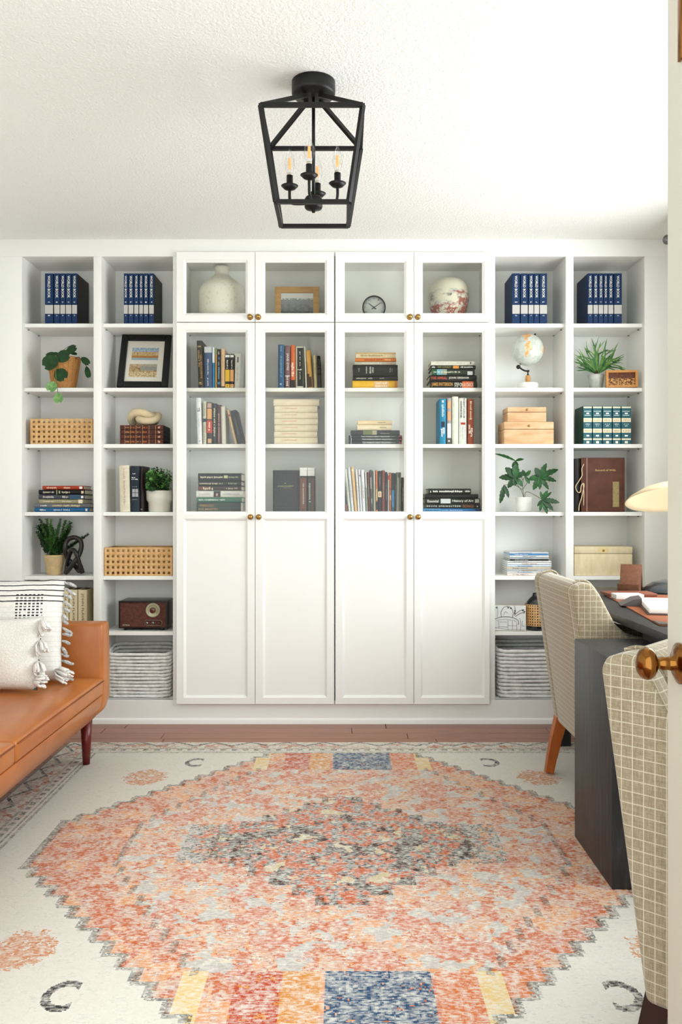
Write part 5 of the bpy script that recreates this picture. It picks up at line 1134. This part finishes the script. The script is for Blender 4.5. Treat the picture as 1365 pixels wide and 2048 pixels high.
side_arm(SA0, SA1).build('arm', LEATHER, sofa, bevel=0.016, seg=3)
side_arm(SN0-0.115, SN0).build('arm', LEATHER, sofa, bevel=0.016, seg=3)
MB().prism([(XS+0.003, 0.30), (XS-0.006, 0.245), (XS-0.03, 0.205), (XS-0.06, 0.187), (XBk+0.1, 0.187), (XBk+0.1, 0.30)], SN0+0.001, SA0-0.001, 'y').build('base_rail', LEATHER, sofa, bevel=0.008, seg=2)
mid = 2.632
for (a, b2) in ((mid+0.002, SA0-0.002), (SN0+0.002, mid-0.002)):
    mb = MB(); nx_, ny_ = 14, 16; x0_, x1_ = XBk+0.18, XS+0.006; vs = []; fs = []
    for i in range(nx_+1):
        for j in range(ny_+1):
            u, v = i/nx_, j/ny_; e = (1-(2*u-1)**8)*(1-(2*v-1)**8)
            vs.append((x0_+(x1_-x0_)*u, a+(b2-a)*v, 0.372+0.016*e+0.0025*math.sin(11*v+5*u)*e+0.002*math.sin(23*u+3*v)*e))
    for i in range(nx_):
        for j in range(ny_):
            k = i*(ny_+1)+j; fs.append((k, k+ny_+1, k+ny_+2, k+1))
    mb.add(vs, fs)
    o = len(mb.v); ring = [i*(ny_+1) for i in range(nx_+1)]+[nx_*(ny_+1)+j for j in range(1, ny_+1)]+[i*(ny_+1)+ny_ for i in range(nx_-1, -1, -1)]+[j for j in range(ny_-1, 0, -1)]
    lo = []
    for k in ring: lo.append(len(mb.v)); p = mb.v[k]; mb.v.append((p[0], p[1], 0.301))
    for i in range(len(ring)): mb.f.append((ring[i], ring[(i+1) % len(ring)], lo[(i+1) % len(ring)], lo[i]))
    mb.f.append(tuple(reversed(lo)))
    mb.build('seat_cushion', LEATHER, sofa, bevel=0.012, seg=3, angle=50)
    MB().tube([(XS+0.009, a+0.012, 0.362), (XS+0.009, b2-0.012, 0.362)], 0.0026, 6).build('seam', M('8A4A20', 0.5), sofa)
MB().prism([(XBk+0.005, 0.30), (XBk+0.23, 0.30), (XBk+0.15, 0.78), (XBk+0.005, 0.80)], SN0+0.002, SA0-0.002, 'y').build('backrest', LEATHER, sofa, bevel=0.025, seg=3)
LEG = M('6E1A14', 0.3, col2='4A120F', scale=20, stretch=(1, 1, 0.2), name='mahogany_leg')
for xx in (-1.093, XBk+0.12):
    for yy in (3.585, SN0+0.05): MB().lathe([(0.015, 0.0085 if xx > -1.2 else 0.0), (0.026, 0.20)], 16, (xx, yy, 0)).build('leg', LEG, sofa)

# ------------------------------------------------------------------ pillows
def pillow(label, loc, rot, w, h, th, mat, n=18):
    t = thing('pillow', label, 'pillow', loc, rot)
    vs = []; fs = []
    for s in (-1, 1):
        for i in range(n+1):
            for j in range(n+1):
                u, v = 2*i/n-1, 2*j/n-1
                e = max(0, (1-abs(u)**2.6))**0.55*max(0, (1-abs(v)**2.6))**0.55
                pin = 1-0.05*(1-abs(v)**2)*abs(u)**4; pin2 = 1-0.05*(1-abs(u)**2)*abs(v)**4
                vs.append((u*w/2*pin, s*(th/2*e+0.0015*(1 if e > 0 else 0))*(1+0.05*math.sin(7*u+3*v)), h/2+v*h/2*pin2))
    o = (n+1)**2
    for i in range(n):
        for j in range(n):
            k = i*(n+1)+j; fs.append((k, k+n+1, k+n+2, k+1)); fs.append((o+k, o+k+1, o+k+n+2, o+k+n+1))
    mb = MB().add(vs, fs); mb.smooth = True
    me = mb.mesh('cushion'); bm = bmesh.new(); bm.from_mesh(me); bmesh.ops.remove_doubles(bm, verts=bm.verts, dist=0.0008); bmesh.ops.recalc_face_normals(bm, faces=bm.faces); bm.to_mesh(me); bm.free(); me.shade_smooth()
    me.materials.append(mat); child('cushion', me, None, t)
    return t
m, nt, b = newmat('striped_pillow_fabric'); E.nt = nt; x, y, z = e_coords()
wv = e_noise(x, y, z, 12, 2)*0.012
zz = z+wv; c = Col('E6E4DE').over('F0EFEA', e_noise(x, y, z, 90, 2).gt(0.5)*0.5)
c = c.over('3A3A3C', (zz.gt(0.33)*(((zz/0.022).frac()).lt(0.22))))
u_ = x-0.25*(z-0.2)*(-0.0)
bandm = (x-0.065).abs().lt(0.055); dash = ((z/0.012).frac().lt(0.55))*((x/0.016).frac().lt(0.62))*e_noise(x, y, z, 70, 2).gt(0.40)
c = c.over('1E1E20', bandm*dash*z.lt(0.36)*z.gt(0.07)).over('C9C8C2', ((z/0.02).frac().lt(0.12))*0.5)
nt.links.new(c.c, b.inputs['Base Color']); b.inputs['Roughness'].default_value = 0.9
PW = M('E9E7E1', 0.9, col2='DAD7CE', scale=140, bump=0.7, bscale=190, name='boucle')
zseat = 0.392
p2 = pillow('white fringed pillow with black woven dashes and stripes', (-1.345, 3.41, zseat), (math.radians(-11), 0, math.radians(8)), 0.40, 0.425, 0.12, m)
TAS = M('D9D8D4', 0.9, col2='8A8A88', scale=120, name='grey_white_yarn'); WTAS = M('ECEAE5', 0.9, bump=0.4, bscale=150, name='white_yarn')
r = random.Random(3)
fr = []
for i in range(15):
    z0 = 0.03+i*0.027; L = r.uniform(0.02, 0.04) if 2 < i < 13 else 0.05; pts = [(0.193, 0, z0)]
    dz_ = r.uniform(-0.03, -0.005)
    for k in range(1, 5): pts.append((0.193+L*k/4, r.uniform(-0.006, 0.006), z0+dz_*k/4+r.uniform(-0.003, 0.003)))
    MB().tube(pts, [0.0035, 0.006, 0.0075, 0.007, 0.005], 7).build('fringe_tassel', TAS, p2)
p1 = pillow('cream boucle lumbar pillow with yarn tufts at its edge', (-1.36, 3.235, zseat+0.004), (math.radians(-20), 0, math.radians(6)), 0.36, 0.29, 0.10, PW)
def tuft(parent, c0, d, L, rad, n=16, seed=0):
    r = random.Random(seed); mb = MB(); c0 = Vector(c0); d = Vector(d).normalized()
    for k in range(n):
        u = d.orthogonal().normalized(); u.rotate(Matrix.Rotation(r.uniform(0, 6.28), 3, d)); q = r.random()**0.5
        e = c0+d*L*r.uniform(0.85, 1.05)+u*rad*q
        mb.tube([c0+u*0.003, c0+d*L*0.45+u*rad*q*0.9, e], [0.003, 0.0052, 0.0045], 5)
    mb.build('tuft', WTAS, parent)
for i, (cx_, cz, dx_, dz_) in enumerate([(0.17, 0.27, 0.5, -0.85), (0.175, 0.19, 0.35, -0.9), (0.175, 0.11, 0.35, -0.9), (0.172, 0.035, 0.4, -0.6)]):
    if i < 4: tuft(p1, (cx_, -0.012, cz), (dx_, -0.4, dz_ if cz > 0.05 else -0.1), 0.06, 0.024, 22, i)
tuft(p2, (0.175, -0.03, 0.045), (0.75, -0.45, -0.35), 0.075, 0.03, 26, 31)

# ------------------------------------------------------------------ desk
m, nt, b = newmat('ebonised_oak'); E.nt = nt; x, y, z = e_coords()
g = e_noise(x*9, y*9, z*0.9, 7, 6, 0.62); c = Col('1D1E20').over('34363A', ((g-0.45)*4).clamp())
nt.links.new(c.c, b.inputs['Base Color']); b.inputs['Roughness'].default_value = 0.42
bp = nt.nodes.new('ShaderNodeBump'); bp.inputs['Strength'].default_value = 0.25; bp.inputs['Distance'].default_value = 0.003
nt.links.new(g.v, bp.inputs['Height']); nt.links.new(bp.outputs[0], b.inputs['Normal'])
OAKB = m; ZD = 0.73
desk = thing('desk', 'black stained wood desk with lower side cabinet against the right wall', 'desk', (0, 0, 0))
MB().box(0.96, 1.645, 2.28, 3.95, ZD-0.028, ZD).build('top', OAKB, desk, bevel=0.003)
cab = MB().box(0.775, 1.56, 2.412, 2.80, 0.0085, 0.668).build('cabinet', OAKB, desk, bevel=0.002)
MB().box(0.98, 1.63, 2.30, 2.408, 0.672, ZD-0.0285).build('apron', OAKB, desk); MB().box(1.54, 1.63, 2.82, 3.9, 0.55, ZD-0.0285).build('apron', OAKB, desk)
MB().box(1.0, 1.55, 2.42, 2.79, 0.6685, ZD-0.0285).build('riser', OAKB, desk)
for (xx, yy) in ((1.60, 2.33), (1.60, 3.88), (1.02, 3.88)): MB().box(xx-0.03, xx+0.03, yy-0.03, yy+0.03, 0.0 if xx > 1.3 else 0.0085, ZD-0.0285).build('leg', OAKB, desk, bevel=0.003)
def dp(px, py): Y = F*(H-ZD)/(py-CY); return X(px, Y), Y
LP = M('9A5A3A', 0.5, col2='84462A', scale=12, name='desk_leather')
a_ = math.radians(7)
t = thing('desk_pad', 'brown leather desk pad on the black desk', 'desk pad', (1.005, 2.66, ZD+0.0005), (0, 0, -a_))
MB().box(0, 0.46, 0, 0.93, 0, 0.004).build('pad', LP, t, bevel=0.0015)
MB().prism([(0, 0), (0.06, 0), (0, 0.09)], 0.0041, 0.006, 'z').build('corner', M('3A3634', 0.5), t)
t = thing('open_notebook', 'open white notebook lying on the leather pad', 'notebook', (1.06, 2.90, ZD+0.0055), (0, 0, -math.radians(14)))
MB().box(-0.006, 0.40, -0.005, 0.36, 0, 0.003).build('cover', M('5A4A44', 0.6), t)
MB().box(0, 0.395, 0, 0.355, 0.0033, 0.022).build('pages', M('F0EFEC', 0.7), t, bevel=0.004)
MB().prism([(-0.075, 0.0), (0.0, 0.0), (0.0, 0.03), (-0.03, 0.024)], 0.24, 0.36, 'y').build('folded_flap', M('55504E', 0.4), t)
x_, y_ = dp(1255, 1186)
t = thing('folder', 'slim brown leather folder lying at the far side of the desk', 'folder', (1.105, 3.475, ZD+0.0055), (0, 0, 0))
MB().box(0, 0.20, 0, 0.12, 0, 0.012).build('cover', M('7A4634', 0.5), t, bevel=0.002)
t = thing('note_block', 'thin grey-white note block in front of the brown folder', 'notepad', (1.10, 3.37, ZD+0.0055), (0, 0, math.radians(-3)))
MB().box(0, 0.11, 0, 0.075, 0, 0.019).build('sheets', M('DCDCD8', 0.7, var=0.06, scale=100), t, bevel=0.001)
Ys = 3.73; t = thing('phone_stand', 'brown leather phone stand on the desk', 'phone stand', (X(1261, Ys), Ys, ZD+0.0005), (0, 0, math.radians(-24)))
SL = M('6A4430', 0.6, col2='7C523C', scale=60, name='stand_leather')
MB().prism([(0.0, 0.0), (0.006, 0.0), (0.056, 0.115), (0.050, 0.118)], -0.045, 0.045, 'x').build('back_panel', SL, t, bevel=0.001)
MB().prism([(0.100, 0.0), (0.106, 0.0), (0.057, 0.115), (0.052, 0.118)], -0.045, 0.045, 'x').build('rear_leg', SL, t, bevel=0.001)
MB().prism([(-0.035, 0.0), (-0.031, 0.0), (-0.041, 0.036), (-0.046, 0.036)], -0.050, 0.040, 'x').build('lip', SL, t, bevel=0.001)
MB().box(-0.045, 0.045, -0.034, 0.003, 0.0, 0.004).build('ledge', SL, t)
# lamp
Yl = 3.72; xl = 1.475; t = thing('desk_lamp', 'desk lamp with wide cream dish shade and dark domed base', 'lamp', (xl, Yl, ZD+0.0005))
MB().lathe([(0.135, 0), (0.135, 0.006), (0.125, 0.022), (0.095, 0.040), (0.05, 0.052), (0.012, 0.055)], 40).build('base', M('4A5056', 0.25, 0.3, coat=0.5, name='glazed_grey'), t)
MB().tube([(0.01, 0, 0.05), (0.03, 0, 0.2), (0.02, 0, 0.36), (0.0, 0.0, 0.405)], 0.008, 10).build('stem', BRASS, t)
sh = MB().lathe([(0.012, 0.075), (0.06, 0.068), (0.12, 0.047), (0.17, 0.018), (0.19, 0.0), (0.187, -0.001), (0.166, 0.014), (0.118, 0.042), (0.058, 0.062), (0.010, 0.069)], 48, cap=False).build('shade', M('E6D2AC', 0.45, name='cream_enamel'), t)
sh.rotation_euler = (math.radians(-17), 0, 0); sh.location = (-0.025, 0, Z(1000, Yl)-ZD)

# ------------------------------------------------------------------ windowpane-check chairs
m, nt, b = newmat('windowpane_check'); E.nt = nt; x, y, z = e_coords(); nx, ny, nz = e_coords('Normal')
p = 0.0205; lw = 0.085
lx = ((x/p).frac()).lt(lw)*nx.abs().lt(0.7); ly = ((y/p).frac()).lt(lw)*ny.abs().lt(0.75); lz = ((z/p).frac()).lt(lw)*nz.abs().lt(0.7)
n = e_noise(x*0.5, y*0.5, z*6, 90, 3, 0.7); n2 = e_noise(x*6, y*6, z*0.5, 90, 3, 0.7)
c = Col('94866C').over('A89C82', n.gt(0.5)*0.6).over('7C6E52', n2.gt(0.52)*0.5).over('D4CDB8', lx.max(ly).max(lz)*0.7)
nt.links.new(c.c, b.inputs['Base Color']); b.inputs['Roughness'].default_value = 0.92; b.inputs['Sheen Weight'].default_value = 0.25
CHK = m
OW = M('B0602A', 0.4, col2='9A4E20', scale=14, stretch=(4, 4, 0.6), name='orange_beech'); DW = M('2A1712', 0.35, name='dark_leg')
def chair(label, loc, rz, legmat):
    t = thing('armchair', label, 'chair', loc, (0, 0, rz), 'windowpane check dining chairs')
    hw = 0.295
    MB().prism([(0.085, 0.225), (0.0, 0.81), (0.012, 0.832), (0.045, 0.842), (0.078, 0.83), (0.095, 0.80), (0.19, 0.40), (0.19, 0.225)], -hw+0.066, hw-0.066, 'y').build('backrest', CHK, t, bevel=0.012, seg=3)
    wp = [(0.085, 0.225), (0.0, 0.81), (0.010, 0.832), (0.045, 0.844), (0.072, 0.838), (0.098, 0.80), (0.15, 0.70), (0.20, 0.655), (0.32, 0.625), (0.49, 0.60), (0.52, 0.57), (0.50, 0.225)]
    for s in (-1, 1):
        a, b2 = sorted((s*(hw-0.064), s*hw)); MB().prism(wp, a, b2, 'y').build('wing', CHK, t, bevel=0.016, seg=3, angle=25)
        MB().tube([(p_[0], s*(hw-0.0655), p_[1]) for p_ in smooth2([(0.02, 0.838), (0.045, 0.846), (0.074, 0.84), (0.100, 0.802), (0.152, 0.702), (0.20, 0.658), (0.32, 0.628)])], 0.004, 6).build('piping', CHK, t)
    MB().box(0.13, 0.50, -hw+0.068, hw-0.068, 0.335, 0.47).build('seat_cushion', CHK, t, bevel=0.02, seg=3)
    MB().box(0.19, 0.485, -hw+0.066, hw-0.066, 0.225, 0.333).build('seat_rail', CHK, t, bevel=0.006)
    for s in (-1, 1):
        MB().bar((0.46, s*(hw-0.04), 0.0105), (0.455, s*(hw-0.04), 0.23), 0.026, 0.042).build('leg', legmat, t)
        mb = MB(); pts = [(0.055, 0.0125), (0.068, 0.08), (0.085, 0.16), (0.105, 0.24)]
        for i in range(3): mb.bar((pts[i][0], s*(hw-0.035), pts[i][1]), (pts[i+1][0], s*(hw-0.035), pts[i+1][1]+(0.004 if i < 2 else 0)), 0.032+0.005*i, 0.037+0.005*i)
        mb.build('leg', legmat, t)
    return t
chair('pale check armchair with orange wood legs tucked in at the desk', (0.798, 3.205, 0), 0.0, OW)
chair('tan check armchair with dark legs beside the brass door knob', (0.673, 1.771, 0), math.radians(-42), DW)

# ------------------------------------------------------------------ open panelled door with brass knob
XD, DA, DB = 0.5417, 0.60, 1.40
DOORP = M('D9D6C6', 0.5, name='door_paint')
dr = MB().box(XD, XD+0.035, DA, DB, 0.012, 2.05).build('door_1', DOORP, kind='structure', bevel=0.003)
for (z0, z1) in ((0.25, 0.95), (1.1, 1.9)):
    for s in (0, 1):
        xx = XD if s == 0 else XD+0.035
        MB().box(xx-0.004, xx+0.004, DA+0.13, DB-0.13, z0, z1).build('raised_panel', DOORP, dr, bevel=0.003)
Yk = 1.345; zk = Z(1327, Yk)
kn = MB().lathe([(0.033, 0), (0.033, 0.003), (0.026, 0.006), (0.022, 0.009), (0.012, 0.011), (0.0105, 0.022), (0.011, 0.030), (0.0085, 0.034), (0.0085, 0.040), (0.013, 0.043)], 28).xf(Matrix.Rotation(-math.pi/2, 4, 'Y')).build('knob_shank', BRASS2, dr, loc=(XD, Yk, zk))
MB().ball((0, 0, 0), 0.026, 14, (0.66, 1, 1)).build('knob', BRASS2, dr, loc=(XD-0.054, Yk, zk))
MB().box(XD-0.005, XD, 1.33, 1.345, 1.82, 2.02).build('surface_bolt', BRASS2, dr, bevel=0.001)

# ------------------------------------------------------------------ ceiling lantern
Yc, xc = 2.70, -0.0925; t = thing('ceiling_lantern', 'black open-frame lantern ceiling light with four candle bulbs', 'ceiling light', (xc, Yc, ZC))
IRON = M('121212', 0.45, 0.3, name='matte_black_metal')
MB().lathe([(0.070, -0.0005), (0.070, -0.038), (0.066, -0.044), (0.03, -0.05), (0.001, -0.05)], 44).build('canopy', IRON, t)
st_, sb_, zt, zb = 0.155, 0.1125, 2.325-ZC, 2.047-ZC; wb = 0.0125
T = [(-st_, -st_, zt), (st_, -st_, zt), (st_, st_, zt), (-st_, st_, zt)]; B = [(-sb_, -sb_, zb), (sb_, -sb_, zb), (sb_, sb_, zb), (-sb_, sb_, zb)]
for i in range(4):
    MB().bar(T[i], T[(i+1) % 4], wb).build('top_bar', IRON, t); MB().bar(B[i], B[(i+1) % 4], wb).build('bottom_bar', IRON, t)
    MB().bar(T[i], B[i], wb).build('corner_post', IRON, t); MB().bar(T[i], (T[i][0]*0.14, T[i][1]*0.14, -0.052), wb).build('roof_arm', IRON, t)
MB().tube([(0, 0, -0.05), (0, 0, zb+0.06)], 0.0055, 10).build('stem', IRON, t)
zh = 2.083-ZC
MB().lathe([(0.005, zh-0.03), (0.007, zh-0.022), (0.026, zh-0.018), (0.029, zh-0.012), (0.029, zh+0.012), (0.024, zh+0.02), (0.006, zh+0.024)], 28).build('hub', IRON, t)
FIL = M('FFB070', 0.5, emit=0.7, name='glowing_filament')
for i in range(4):
    a = math.radians(90*i-8); d = Vector((math.cos(a), math.sin(a), 0)); rr = 0.078
    arm = MB().tube(smooth([(0, 0, zh), d*rr*0.55+Vector((0, 0, zh)), d*rr*0.92+Vector((0, 0, zh+0.004)), d*rr+Vector((0, 0, zh+0.02)), d*rr+Vector((0, 0, zh+0.05))], 4), 0.0048, 8).build('candle_arm', IRON, t)
    o = d*rr; zc_ = zh+0.05
    MB().lathe([(0.006, -0.004), (0.018, 0.0), (0.028, 0.010), (0.026, 0.011), (0.012, 0.004), (0.0105, 0.006), (0.0105, 0.043), (0.001, 0.043)], 24, (o.x, o.y, zc_)).build('candle_cup', IRON, arm)
    MB().lathe([(0.008, 0.043), (0.009, 0.05)], 14, (o.x, o.y, zc_)).build('bulb_socket', M('CFCBB8', 0.4, 0.5), arm)
    MB().lathe([(0.008, 0.05), (0.013, 0.062), (0.0165, 0.078), (0.0145, 0.098), (0.008, 0.116), (0.003, 0.127), (0.001, 0.131)], 20, (o.x, o.y, zc_), cap=False).build('bulb', CLEAR, arm)
    fl = MB()
    for k in range(4): b_ = k*math.pi/2+0.4; fl.bar((o.x+0.004*math.cos(b_), o.y+0.004*math.sin(b_), zc_+0.064), (o.x+0.003*math.cos(b_), o.y+0.003*math.sin(b_), zc_+0.100), 0.0022)
    fl.build('filament', FIL, arm)
